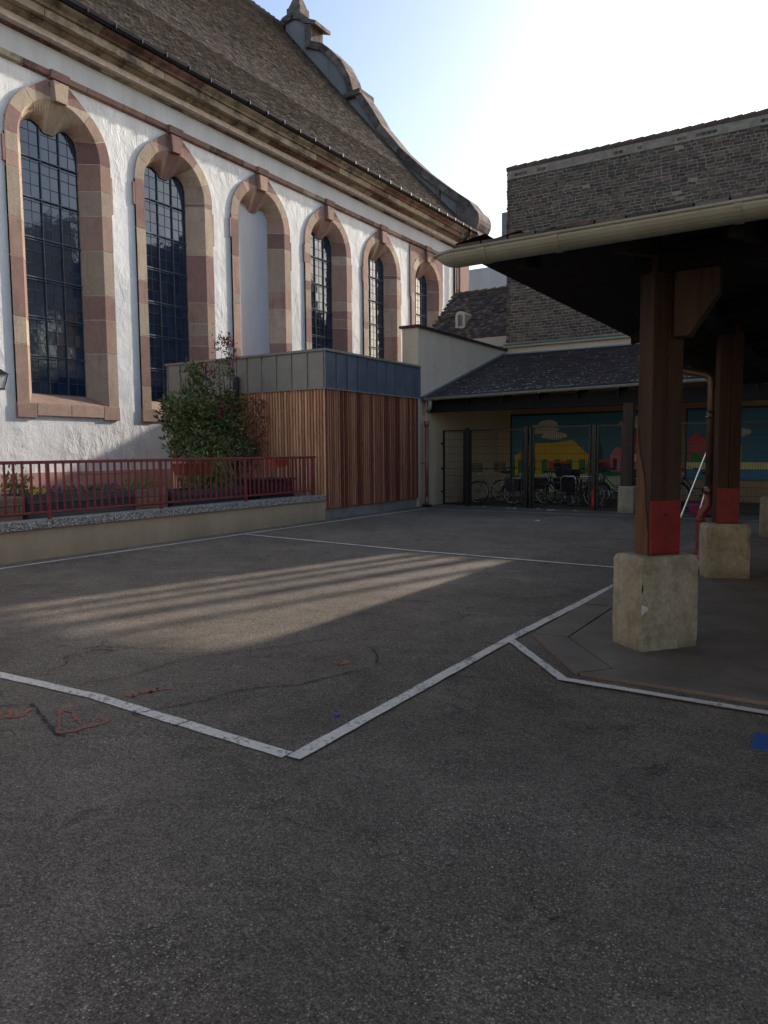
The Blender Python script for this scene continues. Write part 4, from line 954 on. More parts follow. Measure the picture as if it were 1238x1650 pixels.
for k in range(16): MB().prism([(-9.9 + k, 18.2, 2.93), (-9.9 + k, 23.3, 4.5), (-9.9 + k, 23.3, 4.36), (-9.9 + k, 18.2, 2.80)], (0.08, 0, 0)).build('rafter', 'beam', SD)
m = MB(); m.tube([(-9.9, 18.08, 2.93), (-9.92, 18.1, 2.72), (-10.02, 18.12, 2.62)], 0.055, 10); m.build('outlet', 'gutter', SD, smooth=True)
for px_ in (-4.6, 0.4, 5.0):
    pp = MB().hexa([(px_ - 0.19, 18.1, 0), (px_ + 0.19, 18.1, 0), (px_ + 0.19, 18.5, 0), (px_ - 0.19, 18.5, 0), (px_ - 0.18, 18.12, 0.66), (px_ + 0.18, 18.12, 0.66), (px_ + 0.18, 18.48, 0.66), (px_ - 0.18, 18.48, 0.66)]).build('pedestal', 'pedestal', SD, bevel=0.02)
    MB().box(px_ - 0.11, px_ + 0.11, 18.2, 18.42, 0.66, 2.65).build('post', 'post', SD)
CPIPE = thing('copper_downpipe', 'weathered copper downpipe with cast foot in the corner by the annex', 'downpipe', (-9.98, 18.05, 0))
MB().tube([(-9.98, 18.02, 0.05), (-9.98, 18.02, 2.30)], 0.05, 12).tube([(-9.98, 18.02, 2.22), (-9.98, 18.02, 2.36)], [0.062, 0.08], 12).tube([(-9.98, 18.02, 0.0), (-9.98, 18.02, 0.3)], 0.062, 12).build('pipe', 'copper', CPIPE, smooth=True)
MB().box(-10.09, -9.87, 17.93, 18.1, 0, 0.07).build('foot', 'metal_dk', CPIPE, bevel=0.01)
MB().box(-10.17, -9.92, 18.0, 18.03, 1.2, 1.23).build('bracket', 'copper', CPIPE)

# mural boards (flat paintings on boards)
def board(name, label, ox, items, w, z0, z1, sky=(0.08, 0.30, 0.46)):
    t = thing(name, label, 'mural', (ox, 23.2, z0), 'painted mural boards in the shed')
    YB = 23.20
    MB().box(ox, ox + w, YB, YB + 0.03, z0, z1).build('panel', flat('mural_sky_paint', sky), t)
    MB().box(ox - 0.05, ox + w + 0.05, YB - 0.02, YB + 0.03, z1 + 0.001, z1 + 0.06).box(ox - 0.05, ox - 0.001, YB - 0.02, YB + 0.03, z0, z1).box(ox + w + 0.001, ox + w + 0.05, YB - 0.02, YB + 0.03, z0, z1).build('frame', 'metal_dk', t)
    for i, (nm, c, pts) in enumerate(items):
        MB().prism([(ox + px_, YB - 0.003 - 0.0012 * i, z0 + pz) for px_, pz in pts], (0, 0.001, 0)).build(nm, flat('mural_paint', sc_(c, 2.0)), t)
    return t
def blob(cx, cz, rx, rz, n=14, wob=0.12, seed=1):
    q = random.Random(seed); return [(cx + rx * math.cos(2 * math.pi * k / n) * (1 + q.uniform(-wob, wob)), cz + rz * math.sin(2 * math.pi * k / n) * (1 + q.uniform(-wob, wob))) for k in range(n)]
def rect(a, b, c, d): return [(a, c), (b, c), (b, d), (a, d)]
# coordinates in metres on the board; board 1 lower left corner at x -9.62, z 0.2
Y_, G_, W_, K_ = (0.62, 0.36, 0.04), (0.03, 0.16, 0.05), (0.42, 0.42, 0.38), (0.02, 0.07, 0.05)
it = [('cloud', W_, blob(0.95, 2.08, 0.62, 0.15, seed=2)), ('cloud', W_, blob(1.25, 2.25, 0.32, 0.14, seed=3)), ('cloud', W_, blob(1.45, 1.88, 0.45, 0.12, seed=4)), ('cloud', W_, blob(4.2, 2.2, 0.75, 0.16, seed=5)), ('cloud', W_, blob(4.25, 2.35, 0.35, 0.1, seed=6)),
      ('hill', (0.02, 0.14, 0.07), [(0, 0.55), (0, 0.95), (0.6, 0.9), (1.6, 0.92), (2.8, 0.85), (4.4, 0.95), (5.1, 0.85), (5.1, 0.55)]),
      ('ground_band', (0.42, 0.52, 0.30), [(0, 0.1), (0, 0.5), (0.8, 0.62), (2.0, 0.66), (3.0, 0.58), (5.1, 0.7), (5.1, 0.1)]),
      ('path', (0.55, 0.46, 0.28), [(0.6, 0.02), (1.7, 0.35), (2.2, 0.55), (2.6, 0.52), (2.4, 0.3), (3.2, 0.02)]),
      ('tent_roof', Y_, [(0.1, 1.25), (0.25, 1.32), (0.75, 1.64), (1.5, 1.66), (2.05, 1.74), (2.32, 1.5), (2.6, 1.22), (2.6, 1.14), (0.1, 1.16)]),
      ('tent_wall', Y_, rect(0.12, 2.56, 0.62, 1.16))]
for k in range(6): it.append(('stripe', G_, rect(0.22 + k * 0.41, 0.42 + k * 0.41, 0.66, 1.12)))
it += [('entrance', (0.42, 0.06, 0.04), [(1.28, 0.62), (1.28, 0.95), (1.2, 0.98), (1.2, 1.06), (1.9, 1.06), (1.9, 0.98), (1.85, 0.95), (1.85, 0.62)]), ('doorway', (0.6, 0.5, 0.25), [(1.38, 0.62), (1.42, 0.84), (1.56, 0.9), (1.7, 0.84), (1.75, 0.62)]),
       ('cypress', K_, [(2.62, 1.1), (2.60, 1.45), (2.82, 1.86), (3.02, 1.45), (3.0, 1.1), (2.86, 0.98), (2.86, 0.8), (2.78, 0.8), (2.78, 0.98)]),
       ('small_house', (0.36, 0.05, 0.05), rect(2.9, 3.3, 0.8, 1.1)), ('arched_house', (0.52, 0.16, 0.24), [(3.25, 0.75), (3.25, 1.28), (3.38, 1.46), (3.52, 1.5), (3.6, 1.4), (3.6, 0.75)]), ('tall_house', (0.24, 0.09, 0.18), rect(3.92, 4.42, 0.8, 1.66)), ('house_roof', (0.50, 0.03, 0.10), [(3.85, 1.64), (3.95, 1.85), (4.35, 1.85), (4.5, 1.64)]),
       ('house_window', (0.66, 0.60, 0.30), rect(4.03, 4.2, 1.45, 1.58)), ('house_window', (0.66, 0.60, 0.30), rect(3.98, 4.14, 1.05, 1.28)), ('doorway', (0.05, 0.03, 0.04), rect(3.34, 3.46, 0.78, 1.14)),
       ('pink_car', (0.55, 0.14, 0.22), blob(4.25, 0.84, 0.3, 0.12, seed=8)), ('tree_crown', K_, blob(4.85, 1.65, 0.26, 0.3, seed=9)), ('tree_trunk', (0.03, 0.03, 0.03), rect(4.8, 4.86, 1.0, 1.5))]
board('mural_board', 'painted mural of a yellow and green striped tent with clouds behind the bicycles', -9.62, it, 5.15, 0.12, 2.66)
it = [('cloud', W_, blob(1.2, 1.35, 0.5, 0.14, seed=12)), ('red_house', (0.36, 0.08, 0.09), rect(0.05, 0.75, 0.55, 1.15)), ('house_roof', (0.44, 0.05, 0.06), [(0.0, 1.1), (0.25, 1.4), (0.5, 1.1)]), ('doorway', (0.03, 0.2, 0.05), rect(0.1, 0.3, 0.5, 0.78)), ('yellow_house', (0.5, 0.34, 0.06), rect(0.78, 1.45, 0.5, 0.98)), ('house_window', (0.03, 0.25, 0.33), rect(0.85, 1.0, 0.65, 0.85)), ('doorway', (0.2, 0.03, 0.03), rect(1.15, 1.35, 0.5, 0.85)), ('green_tree', (0.03, 0.17, 0.05), blob(0.5, 0.62, 0.3, 0.13, seed=13)), ('teal_house', (0.04, 0.2, 0.2), rect(0.72, 1.2, 1.0, 1.4)), ('road', (0.55, 0.42, 0.2), rect(0, 2.6, 0.3, 0.5))]
board('mural_board', 'painted mural of small red and yellow houses seen between the timber posts', -4.15, it, 2.6, 0.65, 2.66)
it = [('cloud', W_, blob(0.9, 0.9, 0.35, 0.3, seed=15)), ('tree_crown', (0.03, 0.14, 0.05), blob(0.4, 0.8, 0.3, 0.3, seed=16))]
board('mural_board', 'dark mural board with a cloud at the right edge behind the steel gates', -1.1, it, 3.4, 0.65, 2.66)
NB = thing('notice_board', 'small white board fixed low on the shed wall at the right edge', 'board', (-0.6, 22.9, 0.7))
MB().box(-1.02, 0.35, 22.9, 22.94, 0.62, 1.02).build('panel', flat('white_board', (0.55, 0.55, 0.55)), NB)

# steel mesh gates
def gate(x0, x1, label, z1=2.12, opened=0.0):
    t = thing('mesh_gate', label, 'gate', (x0, 18.65, 0), 'black steel mesh gates closing the shed')
    f = MB(); s = 0.022
    for x in (x0 + s, x1 - s): f.box(x - s, x + s, 18.63, 18.67, 0.05, z1)
    f.box(x0 + 2 * s, x1 - 2 * s, 18.632, 18.668, 0.05, 0.09); f.box(x0 + 2 * s, x1 - 2 * s, 18.632, 18.668, z1 - 0.04, z1)
    f.build('frame', 'metal_dk', t)
    w = MB(); x = x0 + 0.06
    while x < x1 - 0.04: w.box(x - 0.0025, x + 0.0025, 18.645, 18.650, 0.08, z1 - 0.03); x += 0.055
    z = 0.25
    while z < z1 - 0.05: w.box(x0 + 0.04, x1 - 0.04, 18.651, 18.657, z - 0.004, z + 0.004); z += 0.2
    w.build('wire_mesh', 'metal_dk', t, kind='stuff')
    h = MB()
    for z in (0.4, 1.05, 1.75): h.box(x0 - 0.05, x0 + 0.01, 18.62, 18.66, z - 0.03, z + 0.03)
    h.build('hinge', 'metal_dk', t)
    return t
def gpost(x, label, w=0.055, h=2.17):
    o = MB().box(x - w, x + w, 18.60, 18.70, 0, h).build('gate_post', 'metal_dk', bevel=0.004); return tag(o, label, 'gate post', 'black steel gate posts of the shed')
gate(-9.80, -9.12, 'narrow mesh gate leaf beside the copper downpipe'); gpost(-9.045, 'steel post between the narrow gate leaf and the first wide gate')
gate(-8.97, -7.42, 'wide mesh gate in front of the first silver bicycle'); gpost(-7.33, 'double steel post left of the striped tent in the mural')
gpost(-7.20, 'slim steel post standing tight beside the double one', 0.03)
gate(-7.15, -5.62, 'wide mesh gate in front of the striped tent mural', 2.16); gpost(-5.53, 'steel post with red tape beside the dark bicycles')
gate(-5.46, -4.82, 'mesh gate leaf left of the concrete pedestal', 2.16)
gate(-4.35, -2.7, 'mesh gate seen between the first post and the brown downpipe', 2.16); gate(-2.6, -1.1, 'mesh gate hidden mostly behind the second timber post', 2.16)
gpost(-0.98, 'galvanised gate post right of the second timber post', 0.03); gpost(-0.80, 'middle of three slim gate posts at the right edge', 0.03); gpost(-0.55, 'slim gate post nearest the right edge', 0.03)
gate(-0.50, 1.4, 'mesh gate at the right edge of the picture', 2.16)
tp = MB().box(-5.555, -5.51, 18.59, 18.599, 0.12, 0.55).build('tape_strip', 'redlens'); tag(tp, 'red and white warning tape on the steel post by the bicycles', 'tape')

# bicycles
def wheel(mb_t, mb_r, mb_s, x, r=0.335):
    mb_t.torus((x, 0, r), r - 0.018, 0.018, 'Y', 32, 6); mb_r.torus((x, 0, r), r - 0.045, 0.010, 'Y', 32, 5)
    for k in range(18):
        a = 2 * math.pi * k / 18; s = 0.03 if k % 2 else -0.03
        mb_s.tube([(x, s * 0.6, r), (x + (r - 0.05) * math.cos(a), 0, r + (r - 0.05) * math.sin(a))], 0.0016, 3, False)
    mb_s.tube([(x, -0.045, r), (x, 0.045, r)], 0.018, 8)
def bicycle(label, frame='silver_paint', basket=True, bag=True, child=False, loc=(0, 0, 0)):
    t = thing('bicycle', label, 'bicycle', (0, 0, 0), 'bicycles parked in the shed')
    for x in (-0.53, 0.53):
        a, b, c = MB(), MB(), MB(); wheel(a, b, c, x)
        w = a.build('wheel', 'rubber', t, smooth=True); w_r = b.build('rim', 'steel', w, smooth=True); c.build('spokes', 'steel', w)
    f = MB(); bb = (0.10, 0, 0.29); hd = (-0.36, 0, 0.80); hb = (-0.385, 0, 0.66); stp = (0.28, 0, 0.72)
    f.tube([hb, (-0.2, 0, 0.46), bb], 0.018, 8).tube([hd, (-0.1, 0, 0.52), (0.19, 0, 0.50)], 0.014, 8).tube([bb, stp], 0.016, 8).tube([hd, hb], 0.020, 8)
    for s in (-0.05, 0.05): f.tube([(0.53, s, 0.335), (0.22, s * 0.4, 0.57)], 0.008, 6).tube([(0.53, s, 0.335), bb], 0.009, 6).tube([hb, (-0.42, s, 0.6), (-0.53, s, 0.335)], 0.010, 6)
    f.build('frame', frame, t, smooth=True)
    MB().tube([hd, (-0.40, 0, 0.98)], 0.013, 8).tube([(-0.22, -0.27, 1.02), (-0.34, -0.22, 1.04), (-0.41, 0, 1.0), (-0.34, 0.22, 1.04), (-0.22, 0.27, 1.02)], 0.011, 8).build('handlebar', 'steel', t, smooth=True)
    MB().tube([(-0.24, -0.265, 1.02), (-0.13, -0.29, 1.01)], 0.017, 8).tube([(-0.24, 0.265, 1.02), (-0.13, 0.29, 1.01)], 0.017, 8).build('grip', 'rubber', t)
    MB().tube([stp, (0.33, 0, 0.88)], 0.012, 8).build('seat_post', 'steel', t, smooth=True)
    MB().hexa([(0.14, -0.02, 0.89), (0.42, -0.09, 0.88), (0.42, 0.09, 0.88), (0.14, 0.02, 0.89), (0.13, -0.025, 0.935), (0.44, -0.11, 0.955), (0.44, 0.11, 0.955), (0.13, 0.025, 0.935)]).build('saddle', 'saddle', t, bevel=0.015)
    for x, a0, a1 in ((-0.53, 20, 160), (0.53, 20, 185)):
        g = MB(); P = [(x + 0.365 * math.cos(R(a)), 0.335 + 0.365 * math.sin(R(a))) for a in range(a0, a1 + 1, 12)]
        for (xa, za), (xb, zb) in zip(P, P[1:]): g.hexa([(xa, -0.028, za), (xb, -0.028, zb), (xb, 0.028, zb), (xa, 0.028, za), (xa, -0.028, za + 0.004), (xb, -0.028, zb + 0.004), (xb, 0.028, zb + 0.004), (xa, 0.028, za + 0.004)])
        g.build('mudguard', frame, t)
    MB().tube([bb, (0.10, 0.07, 0.29)], 0.012, 6).torus((0.10, 0.05, 0.29), 0.085, 0.006, 'Y', 20, 4).tube([(0.1, 0.08, 0.29), (0.18, 0.09, 0.15)], 0.009, 6).tube([(0.1, -0.06, 0.29), (0.02, -0.09, 0.43)], 0.009, 6).box(0.13, 0.22, 0.07, 0.15, 0.135, 0.16).build('crank', 'steel', t)
    MB().box(0.30, 0.78, -0.06, 0.06, 0.725, 0.737).tube([(0.74, -0.05, 0.73), (0.55, -0.06, 0.34)], 0.006, 5).tube([(0.74, 0.05, 0.73), (0.55, 0.06, 0.34)], 0.006, 5).build('rack', 'metal_dk', t)
    MB().box(0.80, 0.83, -0.04, 0.04, 0.64, 0.69).build('rear_light', 'redlens', t)
    MB().tube([(-0.52, 0, 0.86), (-0.47, 0, 0.86)], [0.04, 0.025], 10).build('headlight', 'whitelens', t)
    if basket:
        b = MB(); x0, x1, y0, y1, z0, z1 = -0.72, -0.45, -0.17, 0.17, 0.92, 1.16
        for z in (z0, z0 + 0.06, z0 + 0.12, z0 + 0.18, z1): b.tube([(x0, y0, z), (x1, y0, z), (x1, y1, z), (x0, y1, z), (x0, y0, z)], 0.004, 4)
        for k in range(9):
            u = k / 8
            for y in (y0, y1): b.tube([(x0 + (x1 - x0) * u, y, z0), (x0 + (x1 - x0) * u, y, z1)], 0.003, 4)
            for x in (x0, x1): b.tube([(x, y0 + (y1 - y0) * u, z0), (x, y0 + (y1 - y0) * u, z1)], 0.003, 4)
        b.box(x0, x1, y0, y1, z0 - 0.004, z0).build('basket', 'metal_dk', t)
    if bag:
        MB().hexa([(0.36, -0.19, 0.40), (0.74, -0.19, 0.40), (0.74, -0.07, 0.40), (0.36, -0.07, 0.40), (0.33, -0.21, 0.72), (0.78, -0.21, 0.72), (0.78, -0.06, 0.72), (0.33, -0.06, 0.72)]).build('pannier', 'blackbox', t, bevel=0.02)
        MB().hexa([(0.36, 0.07, 0.40), (0.74, 0.07, 0.40), (0.74, 0.19, 0.40), (0.36, 0.19, 0.40), (0.33, 0.06, 0.72), (0.78, 0.06, 0.72), (0.78, 0.21, 0.72), (0.33, 0.21, 0.72)]).build('pannier', 'blackbox', t, bevel=0.02)
    if child:
        MB().box(0.38, 0.70, -0.16, 0.16, 0.76, 0.82).prism([(0.66, -0.17, 0.82), (0.74, -0.17, 0.82), (0.80, -0.17, 1.14), (0.74, -0.17, 1.16)], (0, 0.34, 0)).box(0.40, 0.68, -0.18, -0.14, 0.8, 1.0).box(0.40, 0.68, 0.14, 0.18, 0.8, 1.0).build('child_seat', 'blackbox', t, bevel=0.03)
    MB().tube([(0.15, 0.04, 0.26), (0.22, 0.16, 0.0)], 0.007, 5).build('kickstand', 'steel', t)
    t.location = loc[:3]; t.rotation_euler = (0, 0, R(loc[3]))
    return t
bA = bicycle('silver city bicycle with wire basket and black panniers, leftmost in the shed', loc=(-8.62, 19.6, 0.012, 4))
bB = bicycle('dark bicycle without basket in front of the striped tent mural', 'metal_dk', False, False, loc=(-6.75, 19.9, 0.012, -8))
bC = bicycle('black bicycle with child seat and panniers behind the post with red tape', 'metal_dk', True, True, True, loc=(-5.95, 19.4, 0.012, 152))
dup(bC, (-5.35, 20.3, 0.012), R(12), 'black bicycle with child seat left of the shed pedestal')
dup(bA, (-8.3, 20.6, 0.012), R(10), 'silver bicycle with basket standing behind the leftmost one')
dup(bC, (-6.5, 20.7, 0.012), R(170), 'black bicycle with child seat, partly hidden, behind the dark one by the tent mural')
dup(bA, (-5.2, 19.35, 0.012), R(-6), 'silver bicycle with basket close behind the gate leaf at the pedestal')
dup(bB, (-7.6, 20.3, 0.012), R(6), 'dark bicycle between the silver one and the striped tent mural')
dup(bB, (-3.4, 20.4, 0.012), R(-20), 'dark bicycle seen behind the aluminium ladder')
hoops = MB()
for i, x in enumerate((-7.9, -6.55, -6.05)):
    o = MB().tube([(x, 19.15, 0.0), (x, 19.15, 0.78), (x + 0.04, 19.15, 0.85), (x + 0.36, 19.15, 0.85), (x + 0.4, 19.15, 0.78), (x + 0.4, 19.15, 0.0)], 0.02, 8).build('bicycle_stand', 'steel', smooth=True)
    tag(o, ['steel hoop stand beside the leftmost bicycle', 'steel hoop stand in front of the striped tent mural', 'steel hoop stand left of the bicycle with child seat'][i], 'bicycle stand', 'steel hoop stands')
LD = thing('ladder', 'thin aluminium ladder leaning behind the brown downpipe', 'ladder', (-2.9, 17.5, 0))
for yy in (0, 0.4): MB().tube([(-3.23 + yy * 0.72, 17.5 + yy, 0.02), (-2.55 + yy * 0.3, 17.75 + yy, 2.1)], 0.02, 6).build('rail', 'alu', LD)
for k in range(1, 8):
    u = k / 8; MB().tube([(-3.23 + 0.68 * u, 17.5 + 0.25 * u, 0.02 + 2.08 * u), (-2.94 + 0.51 * u, 17.9 + 0.25 * u, 0.02 + 2.08 * u)], 0.012, 5).build('rung', 'alu', LD)
tb = MB(); tb.hexa([(-3.1, 18.0, 0.05), (-2.7, 18.0, 0.05), (-2.7, 18.3, 0.05), (-3.1, 18.3, 0.05), (-3.16, 17.95, 0.3), (-2.64, 17.95, 0.3), (-2.64, 18.35, 0.3), (-3.16, 18.35, 0.3)])
tb = tb.build('toy_tub', flat('pink_plastic', (0.35, 0.02, 0.09)), bevel=0.02); tag(tb, 'small pink plastic tub on the ground behind the ladder', 'tub')
# litter by the gates
for i, (x, y) in enumerate(((-8.5, 18.45), (-7.75, 18.35), (-7.6, 18.4), (-6.95, 18.4), (-6.6, 18.25), (-6.5, 18.3), (-5.95, 18.3), (-5.85, 15.4))):
    o = MB().hexa([(x, y, 0.002), (x + 0.11, y + 0.02, 0.002), (x + 0.1, y + 0.07, 0.002), (x, y + 0.06, 0.002), (x + 0.01, y + 0.01, 0.03), (x + 0.09, y + 0.02, 0.015), (x + 0.09, y + 0.05, 0.025), (x + 0.02, y + 0.05, 0.01)]).build('paper_scrap', 'litter')
    tag(o, ['leftmost pale paper scrap, before the gate of the silver bicycle', 'pale paper scrap just right of the silver bicycle, left of a close neighbour', 'pale paper scrap near the double gate post, right one of a close pair', 'pale paper scrap below the left part of the striped tent mural', 'pale paper scrap below the tent entrance in the mural, left of two touching', 'pale paper scrap below the tent entrance in the mural, right of two touching', 'pale paper scrap nearest the post with red tape', 'tiny pale scrap lying alone in the middle of the far yard'][i], 'litter', 'paper scraps before the gates' if i < 7 else None)

# ---------------------------------------------------------------- brick building beyond
BK = thing('brick_building', 'tall windowless soot-dark brick wall rising behind the open shed', 'building', (-6, 26, 0))
BX0, BX1, BZ0, BZ1 = -10.15, -2.0, 5.12, 10.55
MB().box(BX0, BX1, 24.02, 33, 0, 10.9).build('wall', 'brick_mortar', BK)
MB().box(BX0 - 0.02, BX1, 23.93, 24.018, 4.3, 5.0).build('base_wall', 'cream_render', BK)
MB().box(BX0 - 0.05, BX1, 23.80, 23.99, 5.0, 5.06).build('ledge', 'gutter', BK)
g = MB(); halfround(g, (BX0 - 0.05, 23.85, 5.12), (BX1, 23.85, 5.12), 0.05); SG2 = g.build('gutter', 'gutter', BK)
cl2 = MB().box(-0.01, 0.01, -0.058, 0.058, -0.058, 0.02).mesh('gutter_bracket', 'gutter')
for k in range(13): put('gutter_bracket', cl2, SG2, (BX0 + 0.3 + k * 0.62, 23.85, 5.12))
bmesh_ = MB().box(-0.5, 0.5, -0.5, 0.5, -0.5, 0.5).mesh('brick', 'brick')
r9 = random.Random(77); allb = []; z = BZ0 + 0.05; row = 0
while z < BZ1:
    h = 0.098 + r9.uniform(-0.008, 0.008); x = BX0 + (0.0 if row % 2 else -0.11)
    drift = 0
    while x < BX1:
        w_ = r9.choice((0.24, 0.26, 0.22, 0.13, 0.28)); a, b = max(x, BX0), min(x + w_, BX1)
        if b - a > 0.05 and r9.random() > 0.012: allb.append(((a + b) / 2, z + h / 2 + r9.gauss(0, 0.004) + 0.012 * math.sin(x * 1.7 + row * 0.05), b - a - r9.uniform(0.018, 0.036), h - r9.uniform(0.020, 0.034), r9.uniform(0.006, 0.02)))
        x += w_
    z += h; row += 1
allb.sort(key=lambda q: -(q[0] * 1.0 + q[1] * 0.3))
for q in allb[:300]: put('brick', bmesh_, BK, (q[0], 24.02 - q[4] / 2 + 0.01, q[1]), (0, r9.gauss(0, 0.012), 0), (q[2], q[4] + 0.02, q[3]))
m = MB()
for q in allb[300:]:
    t = r9.gauss(0, 0.006); m.hexa([(q[0] - q[2] / 2, 24.02 - q[4], q[1] - q[3] / 2 - t), (q[0] + q[2] / 2, 24.02 - q[4], q[1] - q[3] / 2 + t), (q[0] + q[2] / 2, 24.03, q[1] - q[3] / 2 + t), (q[0] - q[2] / 2, 24.03, q[1] - q[3] / 2 - t), (q[0] - q[2] / 2, 24.02 - q[4], q[1] + q[3] / 2 - t), (q[0] + q[2] / 2, 24.02 - q[4], q[1] + q[3] / 2 + t), (q[0] + q[2] / 2, 24.03, q[1] + q[3] / 2 + t), (q[0] - q[2] / 2, 24.03, q[1] + q[3] / 2 - t)], r9.random())
m.build('bricks', 'brick', BK, kind='stuff')
# ragged left arris
m = MB(); z = 5.2
while z < 10.85: m.box(BX0 - r9.uniform(0.01, 0.05), BX0 + 0.08, 24.0, 24.12, z, z + 0.085, r9.random()); z += 0.11
m.build('corner_bricks', 'brick', BK, kind='stuff')
# light mortared top band with dark slots, ridge tiles
MB().box(BX0 - 0.01, BX1, 23.985, 24.02, 10.56, 10.84).build('top_band', basic('rough_lime_band', (0.27, 0.235, 0.185), 0.95, var=0.35, scale=4, bmp=0.8, bd=0.02, fine=20), BK)
m = MB()
x = BX0 + 0.25
while x < BX1 - 0.3:
    if r9.random() < 0.55:
        for k in range(r9.choice((1, 2, 3, 4))): m.box(x + k * 0.15, x + k * 0.15 + 0.12, 23.97, 23.99, 10.64, 10.72, r9.random())
    x += r9.uniform(0.5, 1.1)
m.build('band_bricks', 'brick', BK, kind='stuff')
m = MB(); x = BX0 - 0.04
while x < BX1: m.tube([(x, 24.03, 10.90), (x + 0.36, 24.03, 10.915)], [0.085, 0.10], 8); x += 0.34
m.build('ridge_tiles', 'far_tiles', BK, kind='stuff')
MB().box(-10.58, -10.17, 24.5, 24.9, 8.7, 9.7).build('flue', 'chim', BK)
# added unseen wall right of the brick, its openings shaped to cast sun streaks
BN = thing('added_slot_wall', 'added off-frame wall with openings that shape the sun streaks on the yard', 'wall', (4, 24, 0))
MB().box(-1.98, 9, 24.05, 24.35, 0, 6.2).build('wall', 'cream_render', BN)
for x, w_ in ((-1.98, 0.05), (-1.60, 0.14), (-1.18, 0.10), (-0.70, 0.22), (0.0, 0.10), (1.2, 0.3), (2.2, 6.8)): MB().box(x, x + w_, 24.06, 24.34, 6.202, 8.70).build('pier', 'cream_render', BN)
MB().box(-1.98, 9, 24.05, 24.35, 8.702, 13.5).build('upper_wall', 'cream_render', BN)
# tiled roof with a small dormer, left of the brick wall
TR = thing('tiled_house', 'low house with mossy brown tile roof and a tiny dormer beyond the parapet', 'house', (-12, 28, 0))
MB().box(-14.2, -10.2, 25.0, 31, 0, 5.6).build('wall', 'grey_render', TR)
m = MB(); r10 = random.Random(88); row = 0; rp = [(25.0, 5.2), (28.2, 7.95)]
L_ = math.hypot(3.2, 2.75); s = 0
while s < L_:
    x = -14.3 - (0.09 if row % 2 else 0)
    y, z = 25.0 + 3.2 * s / L_, 5.2 + 2.75 * s / L_; y2, z2 = y + 3.2 * 0.2 / L_, z + 2.75 * 0.2 / L_
    while x < -10.1:
        l = 0.03 + r10.gauss(0, 0.012); t = r10.random()
        m.quad((x, y - l * 0.6, z + l), (x + 0.175, y - l * 0.6, z + l), (x + 0.175, y2, z2 + 0.004), (x, y2, z2 + 0.004), t); m.quad((x, y, z), (x + 0.175, y, z), (x + 0.175, y - l * 0.6, z + l), (x, y - l * 0.6, z + l), t); x += 0.18
    s += 0.15; row += 1
TRR = MB().prism([(-14.3, 25.0, 5.15), (-14.3, 28.2, 7.9), (-14.3, 31.4, 5.15)], (4.2, 0, 0)).build('roof', 'far_tiles', TR)
m.build('roof_tiles', 'far_tiles', TRR, kind='stuff')
m = MB(); x = -14.3
while x < -10.2: m.tube([(x, 28.2, 7.96 + r10.gauss(0, 0.01)), (x + 0.4, 28.2, 7.98)], [0.09, 0.11], 8); x += 0.38
m.build('ridge_tiles', 'far_tiles', TRR, kind='stuff')
dm = thing('dormer_window', 'tiny arched cream dormer on the mossy tile roof', 'dormer', (-13.1, 26.6, 6.4))
dx = -13.02
P = [(dx - 0.2, 6.2), (dx + 0.2, 6.2), (dx + 0.2, 6.75)] + [(dx + 0.2 * math.cos(R(a)), 6.75 + 0.14 * math.sin(R(a))) for a in range(20, 180, 20)] + [(dx - 0.2, 6.75)]
MB().prism([(x, 26.2, z) for x, z in P], (0, 0.8, 0)).build('frame', 'cream_render', dm)
P = [(dx - 0.10, 6.32), (dx + 0.10, 6.32), (dx + 0.10, 6.68)] + [(dx + 0.10 * math.cos(R(a)), 6.68 + 0.09 * math.sin(R(a))) for a in range(20, 180, 20)] + [(dx - 0.10, 6.68)]
MB().prism([(x, 26.19, z) for x, z in P], (0, 0.008, 0)).build('pane', 'glass', dm)
FW = MB().box(-30, -17, 50, 58, 0, 14.6).build('far_building', 'far_wall'); tag(FW, 'plain pale grey building far behind the tiled house', 'building')
FW.data.materials[0] = MT['far_wall']

# ---------------------------------------------------------------- timber shelter on the right
SHL = thing('timber_shelter', 'open timber shelter with hipped roof, zinc gutter and posts on concrete pedestals', 'shelter', (1.5, 10, 0))
EX0, EX1, EY0, EY1, EZ = -2.22, 5.6, 4.44, 16.6, 2.83
RX = (EX0 + EX1) / 2; RZ = EZ + (RX - EX0) * 0.20; RY0, RY1 = EY0 + (RX - EX0), EY1 - (RX - EX0)
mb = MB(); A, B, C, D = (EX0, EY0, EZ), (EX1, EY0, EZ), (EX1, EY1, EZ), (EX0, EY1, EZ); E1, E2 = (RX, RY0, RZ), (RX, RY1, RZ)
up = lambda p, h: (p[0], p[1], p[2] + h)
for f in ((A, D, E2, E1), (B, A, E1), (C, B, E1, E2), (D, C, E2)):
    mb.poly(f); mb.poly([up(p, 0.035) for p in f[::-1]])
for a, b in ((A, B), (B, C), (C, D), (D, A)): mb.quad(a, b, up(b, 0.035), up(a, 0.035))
RFS = mb.build('roof', 'beam', SHL)
